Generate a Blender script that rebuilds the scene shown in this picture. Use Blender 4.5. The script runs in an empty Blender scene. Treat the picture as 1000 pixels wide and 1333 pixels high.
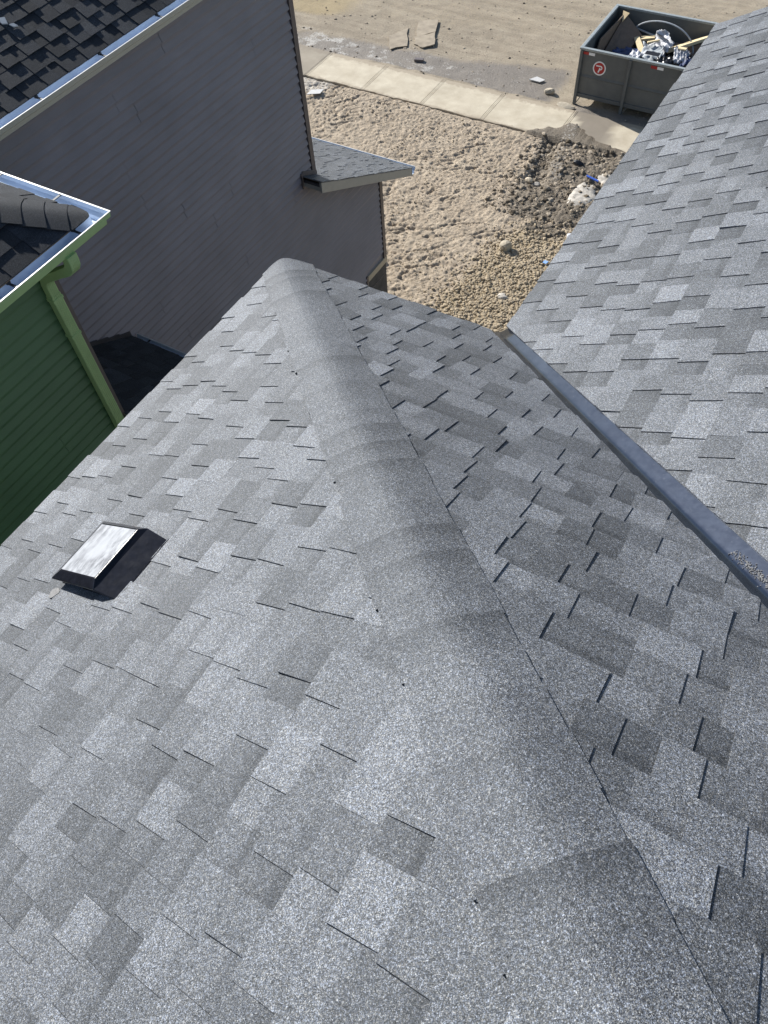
import bpy, math, random
import numpy as np
from mathutils import Matrix, Vector

# ------------------------------------------------------------------ camera, sky, sun, exposure
scene = bpy.context.scene
COL = scene.collection
CAM = np.array([2.76985145, -3.12639151, 3.14])
# rows: image right, image down, viewing direction (world x = across the eaves, y = towards the street, z = up)
CR = np.array([[0.86243685, 0.50336692, -0.05388132],
               [0.39213855, -0.73150011, -0.55783866],
               [-0.32021172, 0.45992317, -0.82826224]])
FPX = 1000.79
cam_data = bpy.data.cameras.new('camera')
cam_data.sensor_fit = 'VERTICAL'
cam_data.sensor_height = 24.0
cam_data.sensor_width = 18.0
cam_data.lens = 24.0 * FPX / 1333.0
cam_data.clip_start = 0.05
cam_data.clip_end = 3000.0
cam = bpy.data.objects.new('camera', cam_data)
COL.objects.link(cam)
m = Matrix.Identity(4)
for r in range(3):
    m[r][0] = CR[0][r]; m[r][1] = -CR[1][r]; m[r][2] = -CR[2][r]; m[r][3] = CAM[r]
cam.matrix_world = m
scene.camera = cam

SUN_EL = math.radians(30.6)
SUN_AZ = math.radians(-71.0)          # clockwise from +y
SUN = Vector((math.sin(SUN_AZ) * math.cos(SUN_EL), math.cos(SUN_AZ) * math.cos(SUN_EL), math.sin(SUN_EL)))
world = bpy.data.worlds.new('World')
scene.world = world
world.use_nodes = True
wn = world.node_tree
sky = wn.nodes.new('ShaderNodeTexSky')
sky.sky_type = 'NISHITA'
sky.sun_disc = False
sky.sun_elevation = SUN_EL
sky.sun_rotation = SUN_AZ % (2 * math.pi)
sky.air_density = 1.0
sky.dust_density = 0.6
sky.ozone_density = 1.0
wn.links.new(sky.outputs[0], wn.nodes['Background'].inputs[0])
wn.nodes['Background'].inputs[1].default_value = 0.075
sun_data = bpy.data.lights.new('sun', 'SUN')
sun_data.energy = 4.2
sun_data.angle = math.radians(0.53)
sun_data.color = (1.0, 0.965, 0.91)
sun = bpy.data.objects.new('sun', sun_data)
COL.objects.link(sun)
sun.rotation_euler = SUN.to_track_quat('Z', 'Y').to_euler()
sun.location = (-20, 10, 20)
scene.view_settings.view_transform = 'Standard'
scene.view_settings.look = 'None'
scene.view_settings.gamma = 1.0
scene.view_settings.use_curve_mapping = False
scene.view_settings.exposure = 0.88

# ------------------------------------------------------------------ helpers
rng = random.Random(11)
WLOC = {}

def project(p):
    q = CR @ (np.asarray(p, float) - CAM)
    if q[2] < 0.1:
        return None
    return q[0] / q[2] * FPX + 500.0, q[1] / q[2] * FPX + 666.5, q[2]

def tag(o, label=None, cat=None, group=None, kind=None):
    if label: o['label'] = label
    if cat: o['category'] = cat
    if group: o['group'] = group
    if kind: o['kind'] = kind
    return o

def thing(name, label, cat, loc=(0, 0, 0), group=None):
    o = bpy.data.objects.new(name, None)
    o.empty_display_size = 0.2
    COL.objects.link(o)
    o.location = loc
    WLOC[o.name] = Vector(loc)
    return tag(o, label, cat, group)

def mobj(name, verts, faces, mat, parent=None, origin=None, attrs=None, smooth=False, mats=None, fmat=None):
    """one mesh object from world-space vertices"""
    v = np.asarray(verts, float).reshape(-1, 3)
    if origin is None:
        origin = (v.min(0) + v.max(0)) / 2 if parent is not None else np.array([(v[:, 0].min() + v[:, 0].max()) / 2, (v[:, 1].min() + v[:, 1].max()) / 2, v[:, 2].min()])
    origin = np.asarray(origin, float)
    me = bpy.data.meshes.new(name)
    me.from_pydata((v - origin).tolist(), [], [list(f) for f in faces])
    if attrs:
        for an, vals in attrs.items():
            a = me.attributes.new(an, 'FLOAT_VECTOR', 'POINT')
            a.data.foreach_set('vector', np.asarray(vals, np.float32).ravel())
    for mm in ([mat] if mats is None else mats):
        me.materials.append(mm)
    if fmat is not None:
        me.polygons.foreach_set('material_index', fmat)
    if smooth:
        me.polygons.foreach_set('use_smooth', [True] * len(me.polygons))
    me.update()
    o = bpy.data.objects.new(name, me)
    COL.objects.link(o)
    WLOC[o.name] = Vector(origin)
    if parent is not None:
        o.parent = parent
        o.location = Vector(origin) - WLOC[parent.name]
    else:
        o.location = origin
    return o

class MB:
    def __init__(s): s.v = []; s.f = []
    def add(s, v, f):
        b = len(s.v)
        s.v += [tuple(map(float, p)) for p in v]
        s.f += [[i + b for i in q] for q in f]
        return s
    def box(s, a, b):
        x0, y0, z0 = a; x1, y1, z1 = b
        return s.add([(x0, y0, z0), (x1, y0, z0), (x1, y1, z0), (x0, y1, z0), (x0, y0, z1), (x1, y0, z1), (x1, y1, z1), (x0, y1, z1)],
                     [(0, 3, 2, 1), (4, 5, 6, 7), (0, 1, 5, 4), (1, 2, 6, 5), (2, 3, 7, 6), (3, 0, 4, 7)])
    def obox(s, c, ax, ay, az):
        """oriented box: centre and three half-axis vectors"""
        c, ax, ay, az = map(np.asarray, (c, ax, ay, az))
        v = [c + i * ax + j * ay + k * az for k in (-1, 1) for (i, j) in ((-1, -1), (1, -1), (1, 1), (-1, 1))]
        return s.add(v, [(0, 3, 2, 1), (4, 5, 6, 7), (0, 1, 5, 4), (1, 2, 6, 5), (2, 3, 7, 6), (3, 0, 4, 7)])
    def prism(s, poly, d):
        """closed prism: 3-D polygon extruded by vector d"""
        n = len(poly); d = np.asarray(d, float)
        v = [np.asarray(p, float) for p in poly]; v += [p + d for p in v]
        f = [tuple(range(n - 1, -1, -1)), tuple(range(n, 2 * n))]
        f += [(i, (i + 1) % n, n + (i + 1) % n, n + i) for i in range(n)]
        return s.add(v, f)
    def tube(s, pts, r, n=8, closed_ends=True):
        pts = [np.asarray(p, float) for p in pts]
        rings = []
        up = np.array([0.13, 0.21, 0.97])
        for i, p in enumerate(pts):
            t = pts[min(i + 1, len(pts) - 1)] - pts[max(i - 1, 0)]
            t /= np.linalg.norm(t)
            a = np.cross(t, up); a /= np.linalg.norm(a); b = np.cross(t, a)
            rr = r[i] if isinstance(r, (list, tuple)) else r
            rings.append([p + rr * (math.cos(2 * math.pi * k / n) * a + math.sin(2 * math.pi * k / n) * b) for k in range(n)])
        v = [q for ring in rings for q in ring]
        f = [(i * n + k, i * n + (k + 1) % n, (i + 1) * n + (k + 1) % n, (i + 1) * n + k) for i in range(len(pts) - 1) for k in range(n)]
        if closed_ends:
            f += [tuple(range(n - 1, -1, -1)), tuple(range((len(pts) - 1) * n, len(pts) * n))]
        return s.add(v, f)
    def build(s, name, mat, parent=None, **k):
        return mobj(name, s.v, s.f, mat, parent, **k)

# numpy value noise
def _hash(ix, iy, seed):
    h = (ix.astype(np.int64) * 374761393 + iy.astype(np.int64) * 668265263 + seed * 974711) & 0xffffffff
    h = ((h ^ (h >> 13)) * 1274126177) & 0xffffffff
    h = h ^ (h >> 16)
    return (h & 0xffff) / 65535.0
def vnoise(x, y, seed=0):
    x = np.asarray(x, float); y = np.asarray(y, float)
    ix = np.floor(x); iy = np.floor(y); fx = x - ix; fy = y - iy
    fx = fx * fx * fx * (fx * (fx * 6 - 15) + 10); fy = fy * fy * fy * (fy * (fy * 6 - 15) + 10)
    a = _hash(ix, iy, seed); b = _hash(ix + 1, iy, seed); c = _hash(ix, iy + 1, seed); d = _hash(ix + 1, iy + 1, seed)
    return (a + (b - a) * fx) * (1 - fy) + (c + (d - c) * fx) * fy
def fbm(x, y, seed=0, oct=4, gain=0.5):
    t = 0; a = 1; n = 0
    for i in range(oct):
        t = t + a * vnoise(x * 2 ** i + 17.3 * i, y * 2 ** i - 9.1 * i, seed + i); n += a; a *= gain
    return t / n
def sstep(a, b, x):
    t = np.clip((np.asarray(x, float) - a) / (b - a), 0, 1)
    return t * t * (3 - 2 * t)

# ------------------------------------------------------------------ materials
class NT:
    def __init__(s, name):
        s.m = bpy.data.materials.new(name); s.m.use_nodes = True
        s.t = s.m.node_tree; s.n = s.t.nodes; s.b = s.n['Principled BSDF']
        s.pos = None
    def new(s, typ, **k):
        n = s.n.new(typ)
        for a, b in k.items():
            if a.startswith('i_'): n.inputs[a[2:].replace('_', ' ')].default_value = b
            else: setattr(n, a, b)
        return n
    def link(s, a, b): s.t.links.new(a, b)
    def position(s, scale=None):
        if s.pos is None: s.pos = s.new('ShaderNodeNewGeometry').outputs['Position']
        if scale is None: return s.pos
        mp = s.new('ShaderNodeMapping'); mp.inputs['Scale'].default_value = scale
        s.link(s.pos, mp.inputs['Vector']); return mp.outputs['Vector']
    def noise(s, scale, detail=3, rough=0.5, vec=None, out='Fac'):
        n = s.new('ShaderNodeTexNoise'); n.inputs['Scale'].default_value = scale; n.inputs['Detail'].default_value = detail; n.inputs['Roughness'].default_value = rough
        s.link(vec if vec is not None else s.position(), n.inputs['Vector']); return n.outputs[out]
    def voro(s, scale, out='Color', vec=None, feature='F1'):
        n = s.new('ShaderNodeTexVoronoi', feature=feature); n.inputs['Scale'].default_value = scale
        s.link(vec if vec is not None else s.position(), n.inputs['Vector']); return n.outputs[out]
    def ramp(s, fac, stops, interp='LINEAR'):
        n = s.new('ShaderNodeValToRGB'); n.color_ramp.interpolation = interp
        el = n.color_ramp.elements
        while len(el) < len(stops): el.new(0.5)
        for e, (p, c) in zip(el, stops):
            e.position = p; e.color = (c, c, c, 1) if isinstance(c, (int, float)) else (*c, 1)
        s.link(fac, n.inputs[0]); return n.outputs[0]
    def math(s, op, a, b=None, c=None, clamp=False):
        n = s.new('ShaderNodeMath', operation=op, use_clamp=clamp)
        for i, q in enumerate((a, b, c)):
            if q is None: continue
            if isinstance(q, (int, float)): n.inputs[i].default_value = q
            else: s.link(q, n.inputs[i])
        return n.outputs[0]
    def mix(s, fac, a, b, blend='MIX'):
        n = s.new('ShaderNodeMix', data_type='RGBA', blend_type=blend)
        for i, q in ((0, fac), (6, a), (7, b)):
            if isinstance(q, (int, float)) and i == 0: n.inputs[0].default_value = q
            elif isinstance(q, (int, float)): n.inputs[i].default_value = (q, q, q, 1)
            elif isinstance(q, tuple): n.inputs[i].default_value = (*q, 1)
            else: s.link(q, n.inputs[i])
        return n.outputs[2]
    def attr(s, name):
        n = s.new('ShaderNodeAttribute'); n.attribute_name = name
        sp = s.new('ShaderNodeSeparateXYZ'); s.link(n.outputs['Vector'], sp.inputs[0]); return sp.outputs
    def bump(s, h, dist, strength=1.0):
        n = s.new('ShaderNodeBump'); n.inputs['Strength'].default_value = strength; n.inputs['Distance'].default_value = dist
        s.link(h, n.inputs['Height']); s.link(n.outputs[0], s.b.inputs['Normal'])
    def set(s, color=None, rough=None, metal=None, spec=None):
        for k, q in (('Base Color', color), ('Roughness', rough), ('Metallic', metal), ('Specular IOR Level', spec)):
            if q is None: continue
            if isinstance(q, tuple): s.b.inputs[k].default_value = (*q, 1)
            elif isinstance(q, (int, float)): s.b.inputs[k].default_value = q
            else: s.link(q, s.b.inputs[k])
        return s.m

def shingle_mat(name, tint, mean, contrast=1.0, rough=0.55, spec=0.42):
    """mineral granules: attribute sh = (tone of the piece, 0..1 from butt to top, printed dark band)"""
    k = NT(name)
    sh = k.attr('sh')
    g1 = k.new('ShaderNodeSeparateColor'); k.link(k.voro(720.0), g1.inputs[0])
    g2 = k.new('ShaderNodeSeparateColor'); k.link(k.voro(430.0), g2.inputs[0])
    lo, hi = 1 - 0.78 * contrast, 1 + 1.0 * contrast
    a = k.ramp(g1.outputs[0], [(0.0, 0.30), (0.3, 0.55), (0.62, 1.0), (0.86, 1.45), (1.0, 2.0)])
    b = k.ramp(g2.outputs[1], [(0.0, 0.30), (0.35, 0.7), (0.7, 1.1), (0.93, 1.6), (1.0, 2.1)])
    g3 = k.new('ShaderNodeSeparateColor'); k.link(k.voro(225.0), g3.inputs[0])
    c3 = k.ramp(g3.outputs[0], [(0.0, 0.62), (0.4, 0.88), (0.75, 1.1), (1.0, 1.5)])
    gr = k.math('MULTIPLY', k.math('MULTIPLY', a, b), c3)
    gr = k.math('ADD', k.math('MULTIPLY', gr, contrast), 1 - contrast)
    mott = k.math('MULTIPLY', k.math('MULTIPLY_ADD', k.noise(9.0, 4), 0.24, 0.88), k.math('MULTIPLY_ADD', k.noise(1.7, 5, 0.6), 0.30, 0.85))
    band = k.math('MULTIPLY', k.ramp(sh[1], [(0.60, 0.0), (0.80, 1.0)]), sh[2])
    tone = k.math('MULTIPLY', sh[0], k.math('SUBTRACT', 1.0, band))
    val = k.math('MULTIPLY', k.math('MULTIPLY', tone, gr), k.math('MULTIPLY', mott, mean))
    hue = k.mix(k.ramp(g2.outputs[2], [(0.35, 0.0), (0.75, 1.0)]), tint, k.mix(k.noise(1.3, 3), (1.02, 1.0, 0.95), (0.96, 0.99, 1.01)))
    col = k.mix(1.0, hue, k.math('MINIMUM', val, 0.42), 'MULTIPLY')
    k.bump(k.voro(420.0, 'Distance'), 0.0016, 0.6)
    k.b.inputs['Specular Tint'].default_value = (0.83, 0.91, 1.0, 1)
    return k.set(col, rough, 0, spec)

def plain(name, color, rough=0.6, metal=0.0, spec=0.5, var=0.12, scale=14.0, bump=0.0, bscale=60.0):
    k = NT(name)
    n = k.noise(scale, 4)
    c = k.mix(k.ramp(n, [(0.3, 0.0), (0.75, 1.0)]), tuple(q * (1 - var) for q in color), tuple(min(1, q * (1 + var)) for q in color))
    r = k.math('MULTIPLY_ADD', k.noise(scale * 0.6, 3), 0.2, rough - 0.1)
    if bump: k.bump(k.noise(bscale, 3), bump, 0.5)
    return k.set(c, r, metal, spec)

M = {}
M['shingle'] = shingle_mat('grey granule shingle', (0.86, 0.955, 1.14), 0.147)
M['shingle_dark'] = shingle_mat('charcoal granule shingle', (0.84, 0.95, 1.18), 0.038, 0.8, 0.75, 0.3)
M['deck'] = plain('roof deck board', (0.20, 0.15, 0.10), 0.85)
M['fascia'] = plain('taupe painted aluminium', (0.40, 0.385, 0.34), 0.45, var=0.05)
M['gutter_out'] = plain('taupe painted gutter', (0.47, 0.46, 0.385), 0.38, var=0.05)
M['gutter_in'] = plain('white trough tinted skylight blue', (0.60, 0.69, 0.82), 0.3, var=0.10, scale=5)  # blue skylight on the shaded white trough is put into its colour
M['gutter_green'] = plain('sage green painted gutter', (0.37, 0.54, 0.25), 0.38, var=0.05)
M['lip_highlight'] = plain('rolled lip in sun highlight colour', (0.62, 0.62, 0.60), 0.35, var=0.04)  # bright sunlit edge of the gutter, painted as a pale lip colour
M['dark_trim'] = plain('dark brown corner post', (0.145, 0.122, 0.115), 0.45, var=0.06)
M['hanger'] = plain('dark steel hanger', (0.06, 0.065, 0.07), 0.5, metal=0.5)
M['flash'] = plain('black flashing', (0.05, 0.05, 0.055), 0.45, var=0.2)
M['beige_trim'] = plain('beige trim board', (0.48, 0.41, 0.30), 0.6, var=0.06)
M['foundation'] = plain('dark parged foundation', (0.085, 0.08, 0.075), 0.9, var=0.2, scale=9)
M['black_plastic'] = plain('black vent plastic', (0.010, 0.011, 0.016), 0.2, spec=0.3, var=0.3, scale=40, bump=0.0008, bscale=70)
M['house_wall'] = plain('grey house siding', (0.16, 0.165, 0.18), 0.6)

def siding_mat(name, color):
    k = NT(name)
    n = k.noise(1.6, 3); n2 = k.noise(26.0, 4, vec=k.position((1.0, 0.12, 1.0)))
    c = k.mix(k.ramp(n, [(0.3, 0.0), (0.7, 1.0)]), tuple(q * 0.9 for q in color), tuple(q * 1.1 for q in color))
    c = k.mix(k.math('MULTIPLY', k.ramp(n2, [(0.35, 1.0), (0.6, 0.0)]), 0.16), c, tuple(q * 0.6 for q in color))
    k.bump(k.noise(3.2, 2, vec=k.position((1.0, 0.35, 2.0))), 0.012, 0.5)
    return k.set(c, 0.42, 0, 0.45)
M['siding'] = siding_mat('charcoal vinyl siding', (0.232, 0.222, 0.250))
M['siding_green'] = siding_mat('dark green vinyl siding', (0.098, 0.198, 0.095))

k = NT('valley metal')
c = k.mix(k.ramp(k.noise(7, 5, 0.6, vec=k.position((1, 1, 1))), [(0.42, 0.0), (0.7, 1.0)]), (0.066, 0.078, 0.106), (0.088, 0.104, 0.138))
dust = k.math('MULTIPLY', k.ramp(k.noise(38, 5, 0.7), [(0.60, 0.0), (0.8, 1.0)]), 0.25)
c = k.mix(dust, c, (0.42, 0.42, 0.42))
M['valley'] = k.set(c, k.math('MULTIPLY_ADD', k.noise(40, 5), 0.10, 0.20), 0.9, 0.6)

k = NT('pale streaked panel')
st = k.noise(26.0, 5, 0.65, vec=k.position((1.0, 0.45, 1.0)))
sm = k.noise(8.0, 3)
f = k.math('MULTIPLY', k.ramp(st, [(0.40, 0.0), (0.58, 1.0)]), k.ramp(sm, [(0.38, 0.2), (0.6, 1.0)]))
M['vent_top'] = k.set(k.mix(f, (0.34, 0.36, 0.39), (0.12, 0.13, 0.15)), 0.5, 0, 0.5)  # pale plate with darker streaks

def ground_mat(name, is_road):
    """attribute gm = (dark/wet, gravel or sand, salt crust)"""
    k = NT(name)
    g = k.attr('gm')
    n1 = k.noise(2.2, 5, 0.6); n2 = k.noise(24, 5, 0.65); n3 = k.noise(110, 3, 0.6)
    if is_road:
        base = k.mix(k.ramp(n1, [(0.3, 0.0), (0.7, 1.0)]), (0.295, 0.248, 0.185), (0.38, 0.325, 0.245))
        dark = (0.175, 0.155, 0.135); third = (0.40, 0.315, 0.18)
    else:
        base = k.mix(k.ramp(n1, [(0.3, 0.0), (0.7, 1.0)]), (0.385, 0.315, 0.235), (0.49, 0.41, 0.31))
        dark = (0.115, 0.095, 0.070); third = (0.43, 0.34, 0.205)
    if is_road:
        trk = k.noise(1.0, 6, 0.7, vec=k.position((0.35, 2.6, 1.0)))
        base = k.mix(k.math('MULTIPLY', k.ramp(trk, [(0.38, 1.0), (0.55, 0.0)]), 0.5), base, (0.20, 0.165, 0.12))
        base = k.mix(k.math('MULTIPLY', k.ramp(trk, [(0.55, 0.0), (0.70, 1.0)]), 0.4), base, (0.42, 0.36, 0.275))
    c = k.mix(k.math('MULTIPLY', k.ramp(n2, [(0.36, 1.0), (0.52, 0.0)]), 0.32), base, (0.12, 0.095, 0.07))
    c = k.mix(k.math('MULTIPLY', k.ramp(n3, [(0.52, 0.0), (0.74, 1.0)]), 0.5), c, (0.50, 0.44, 0.35))
    edge = k.math('SUBTRACT', n2, 0.5)
    def mask(s, w=0.9): return k.ramp(k.math('MULTIPLY_ADD', edge, w, s), [(0.35, 0.0), (0.62, 1.0)])
    c = k.mix(k.math('MULTIPLY', mask(g[1]), 0.75), c, k.mix(n3, third, tuple(q * 0.72 for q in third)))
    wetm = mask(g[0])
    c = k.mix(k.math('MULTIPLY', wetm, 0.85), c, k.mix(n2, tuple(q * 0.7 for q in dark), tuple(q * 1.35 for q in dark)))
    c = k.mix(k.math('MULTIPLY', mask(g[2], 1.9), 0.7), c, (0.52, 0.50, 0.46))
    k.bump(k.math('MULTIPLY_ADD', n3, 0.35, n2), 0.035 if not is_road else 0.02, 0.9)
    return k.set(c, k.math('SUBTRACT', 0.95, k.math('MULTIPLY', wetm, 0.35)), 0, 0.3)
M['soil'] = ground_mat('dry clumpy soil', False)
M['road'] = ground_mat('sandy muddy road', True)

k = NT('sidewalk concrete')
at = k.attr('gm')
n = k.noise(3.0, 5, 0.6); n2 = k.noise(60, 4, 0.6)
c = k.mix(k.ramp(n, [(0.3, 0.0), (0.72, 1.0)]), (0.46, 0.40, 0.30), (0.60, 0.54, 0.42))
c = k.mix(k.math('MULTIPLY', k.ramp(n2, [(0.5, 0.0), (0.75, 1.0)]), 0.4), c, (0.36, 0.31, 0.24))
c = k.mix(k.math('MULTIPLY', k.ramp(k.noise(1.1, 4, 0.6), [(0.52, 0.0), (0.66, 1.0)]), 0.35), c, (0.33, 0.28, 0.20))
ed = k.ramp(k.math('MULTIPLY_ADD', k.math('SUBTRACT', k.noise(9, 5, 0.65), 0.5), 1.5, at[1]), [(0.40, 0.0), (0.68, 1.0)])
c = k.mix(k.math('MULTIPLY', ed, 0.8), c, k.mix(n2, (0.27, 0.22, 0.16), (0.42, 0.355, 0.27)))
c = k.mix(at[0], c, k.mix(n, (0.19, 0.165, 0.13), (0.27, 0.235, 0.19)))
k.bump(n2, 0.004, 0.4)
M['concrete'] = k.set(c, 0.85, 0, 0.3)
k = NT('loose stone'); at = k.attr('gm')
c = k.mix(at[0], k.mix(at[1], (0.27, 0.215, 0.155), (0.40, 0.33, 0.23)), k.mix(at[1], (0.13, 0.105, 0.075), (0.42, 0.36, 0.28)))
M['stone'] = k.set(c, 0.92, 0, 0.25)
M['granule'] = plain('loose roof granules', (0.20, 0.20, 0.20), 0.85, var=0.5, scale=300)
M['ice'] = plain('dirty ice crust', (0.44, 0.405, 0.35), 0.65, var=0.35, scale=14, bump=0.01, bscale=40)
M['rock'] = plain('grey brown rock', (0.40, 0.35, 0.27), 0.9, var=0.2, scale=20, bump=0.01)
M['white_stuff'] = plain('white plastic scrap', (0.55, 0.54, 0.52), 0.5, var=0.08)
M['mud_plate'] = plain('mud covered sheet', (0.31, 0.262, 0.197), 0.9, var=0.22, scale=6, bump=0.01, bscale=30)
M['blue_plastic'] = plain('blue plastic', (0.04, 0.10, 0.42), 0.4)
M['pale_blue'] = plain('pale blue scrap', (0.25, 0.42, 0.75), 0.5)

k = NT('grey bin paint')
n = k.noise(5, 5, 0.65); n2 = k.noise(30, 5, 0.7, vec=k.position((1, 1, 0.3)))
c = k.mix(k.ramp(n, [(0.3, 0.0), (0.7, 1.0)]), (0.105, 0.112, 0.110), (0.138, 0.145, 0.142))
c = k.mix(k.math('MULTIPLY', k.ramp(n2, [(0.62, 0.0), (0.78, 1.0)]), 0.35), c, (0.20, 0.17, 0.13))
M['bin'] = k.set(c, 0.5, 0.0, 0.4)
M['bin_rim'] = plain('worn pale bin rim', (0.33, 0.36, 0.36), 0.45, metal=0.2, var=0.2, scale=25)
M['red'] = plain('red print', (0.42, 0.02, 0.02), 0.4, var=0.05)
M['white'] = plain('white print', (0.82, 0.82, 0.82), 0.4, var=0.03)
M['cardboard'] = plain('brown cardboard', (0.20, 0.145, 0.105), 0.9, var=0.12)
M['card_light'] = plain('torn light cardboard', (0.60, 0.46, 0.27), 0.9, var=0.1)
M['wood'] = plain('sawn pine', (0.66, 0.54, 0.33), 0.8, var=0.15, scale=20)
M['film'] = plain('white plastic film', (0.60, 0.61, 0.64), 0.6, spec=0.3, var=0.10, scale=10)
M['film_grey'] = plain('grey felt paper', (0.35, 0.38, 0.40), 0.7, var=0.2)
M['bag'] = plain('black bag', (0.012, 0.012, 0.014), 0.3, var=0.2)
M['tarp'] = plain('dark blue sheet', (0.035, 0.055, 0.14), 0.5, var=0.3)
M['pipe'] = plain('grey plastic pipe', (0.42, 0.44, 0.46), 0.4)

# ------------------------------------------------------------------ roof generator
P1, P2 = 0.546, 0.558
XV = 1.545
EXPO = 0.1430

def clip_poly(poly, hp):
    """poly: list of (s,t); hp: (a,b,c) keeps a*s+b*t >= c"""
    out = []
    a, b, c = hp
    for i in range(len(poly)):
        p, q = poly[i], poly[(i + 1) % len(poly)]
        dp, dq = a * p[0] + b * p[1] - c, a * q[0] + b * q[1] - c
        if dp >= 0: out.append(p)
        if (dp >= 0) != (dq >= 0):
            w = dp / (dp - dq)
            out.append((p[0] + w * (q[0] - p[0]), p[1] + w * (q[1] - p[1])))
    return out

class Slope:
    """roof plane: O eave start, e unit vector along the eave, d horizontal unit uphill, pitch"""
    def __init__(s, O, e, d, pitch):
        s.O = np.array(O, float); s.e = np.array(e, float)
        kk = math.hypot(1, pitch); s.k = kk
        s.u = (np.array(d, float) + np.array([0, 0, pitch])) / kk
        s.n = np.cross(s.e, s.u)
        if s.n[2] < 0: s.n = -s.n
    def P(s, a, t, h=0.0): return s.O + s.e * a + s.u * t + s.n * h
    def st(s, p):
        q = np.asarray(p, float) - s.O; return float(q @ s.e), float(q @ s.u)

def tone_pick(r):
    return r.choices([0.62, 0.77, 0.93, 1.08, 1.24, 1.40], [15, 24, 24, 20, 12, 5])[0] * r.uniform(0.95, 1.05)

def shingle_pieces(sl, s0, s1, t_max, hps, seed, t_start=-0.015, bigstep=1.0):
    """laminated shingle courses: raised tabs alternate with the lower backing layer"""
    r = random.Random(seed)
    out = []
    row = 0
    t = t_start
    while t < t_max:
        a = s0 - r.uniform(0.0, 0.4); sk2 = r.uniform(-0.005, 0.005); je = 0.0
        high = r.random() < 0.5
        while a < s1:
            w = r.uniform(0.10, 0.170) if high else r.uniform(0.070, 0.135)
            if r.random() < 0.05: w *= 1.4
            jt = r.uniform(-0.0025, 0.0025); sk = r.uniform(-0.005, 0.005)
            poly = [(a, t + jt), (a + w - 0.0006, t + jt + r.uniform(-0.002, 0.002)), (a + w - 0.0006 + sk, t + EXPO + 0.004), (a + sk2, t + EXPO + 0.004)]
            for hp in hps:
                poly = clip_poly(poly, hp)
                if len(poly) < 3: break
            if len(poly) >= 3:
                T = (0.0115 if high else 0.0068) * bigstep * r.uniform(0.88, 1.12)
                if high and r.random() < 0.06: T *= 1.3
                tone = tone_pick(r) * (1.05 if high else 0.94)
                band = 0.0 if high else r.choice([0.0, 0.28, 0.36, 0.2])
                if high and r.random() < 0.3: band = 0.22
                top = []; bot = []; sh = []
                for (p, q) in poly:
                    fr = (q - t) / EXPO
                    top.append(sl.P(p, q, T + ((0.0062 if high else 0.0016) - T) * fr + r.uniform(-0.0006, 0.0006)))
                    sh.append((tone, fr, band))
                for (p, q) in poly:
                    bot.append(sl.P(p, q, -0.001))
                n = len(poly)
                faces = [tuple(range(n))] + [(n + i, n + (i + 1) % n, (i + 1) % n, i) for i in range(n)]
                out.append((top + bot, faces, sh + sh))
            a += w; sk2 = sk
            if r.random() < 0.06:      # butt joint between two strips: same layer goes on
                pass
            else:
                high = not high
        t += EXPO
        row += 1
    return out

def px_area(v):
    pp = [project(p) for p in v]
    if any(q is None for q in pp): return 0.0
    xs = [q[0] for q in pp]; ys = [q[1] for q in pp]
    cx, cy = sum(xs) / len(xs), sum(ys) / len(ys)
    if not (-10 < cx < 1010 and -10 < cy < 1343): return 0.0
    n = len(pp)
    return abs(sum(xs[i] * ys[(i + 1) % n] - xs[(i + 1) % n] * ys[i] for i in range(n))) / 2

def lay_shingles(groups, mat, limit, rest_parent, rest_name='shingle_field'):
    """groups: list of (pieces, parent part). the largest in the picture become single objects"""
    allp = []
    for pieces, par in groups:
        for p in pieces:
            n = len(p[0]) // 2
            allp.append((px_area(p[0][:n]), p, par))
    allp.sort(key=lambda q: -q[0])
    rest = []
    for i, (ar, p, par) in enumerate(allp):
        if i < limit and ar > 12:
            mobj('shingle', p[0], p[1], mat, par, attrs={'sh': p[2]})
        else:
            rest.append(p)
    if rest:
        b = MB(); sh = []
        for p in rest:
            b.add(p[0], p[1]); sh += p[2]
        o = b.build(rest_name, mat, rest_parent, attrs={'sh': sh})
        o['kind'] = 'stuff'

def deck_slab(name, poly, thick, mat, parent, drop=0.002):
    """poly: 3-D points of the roof plane"""
    b = MB()
    v = [np.asarray(p, float) - np.array([0, 0, drop]) for p in poly]
    b.prism(v, (0, 0, -thick))
    return b.build(name, mat, parent)

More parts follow.
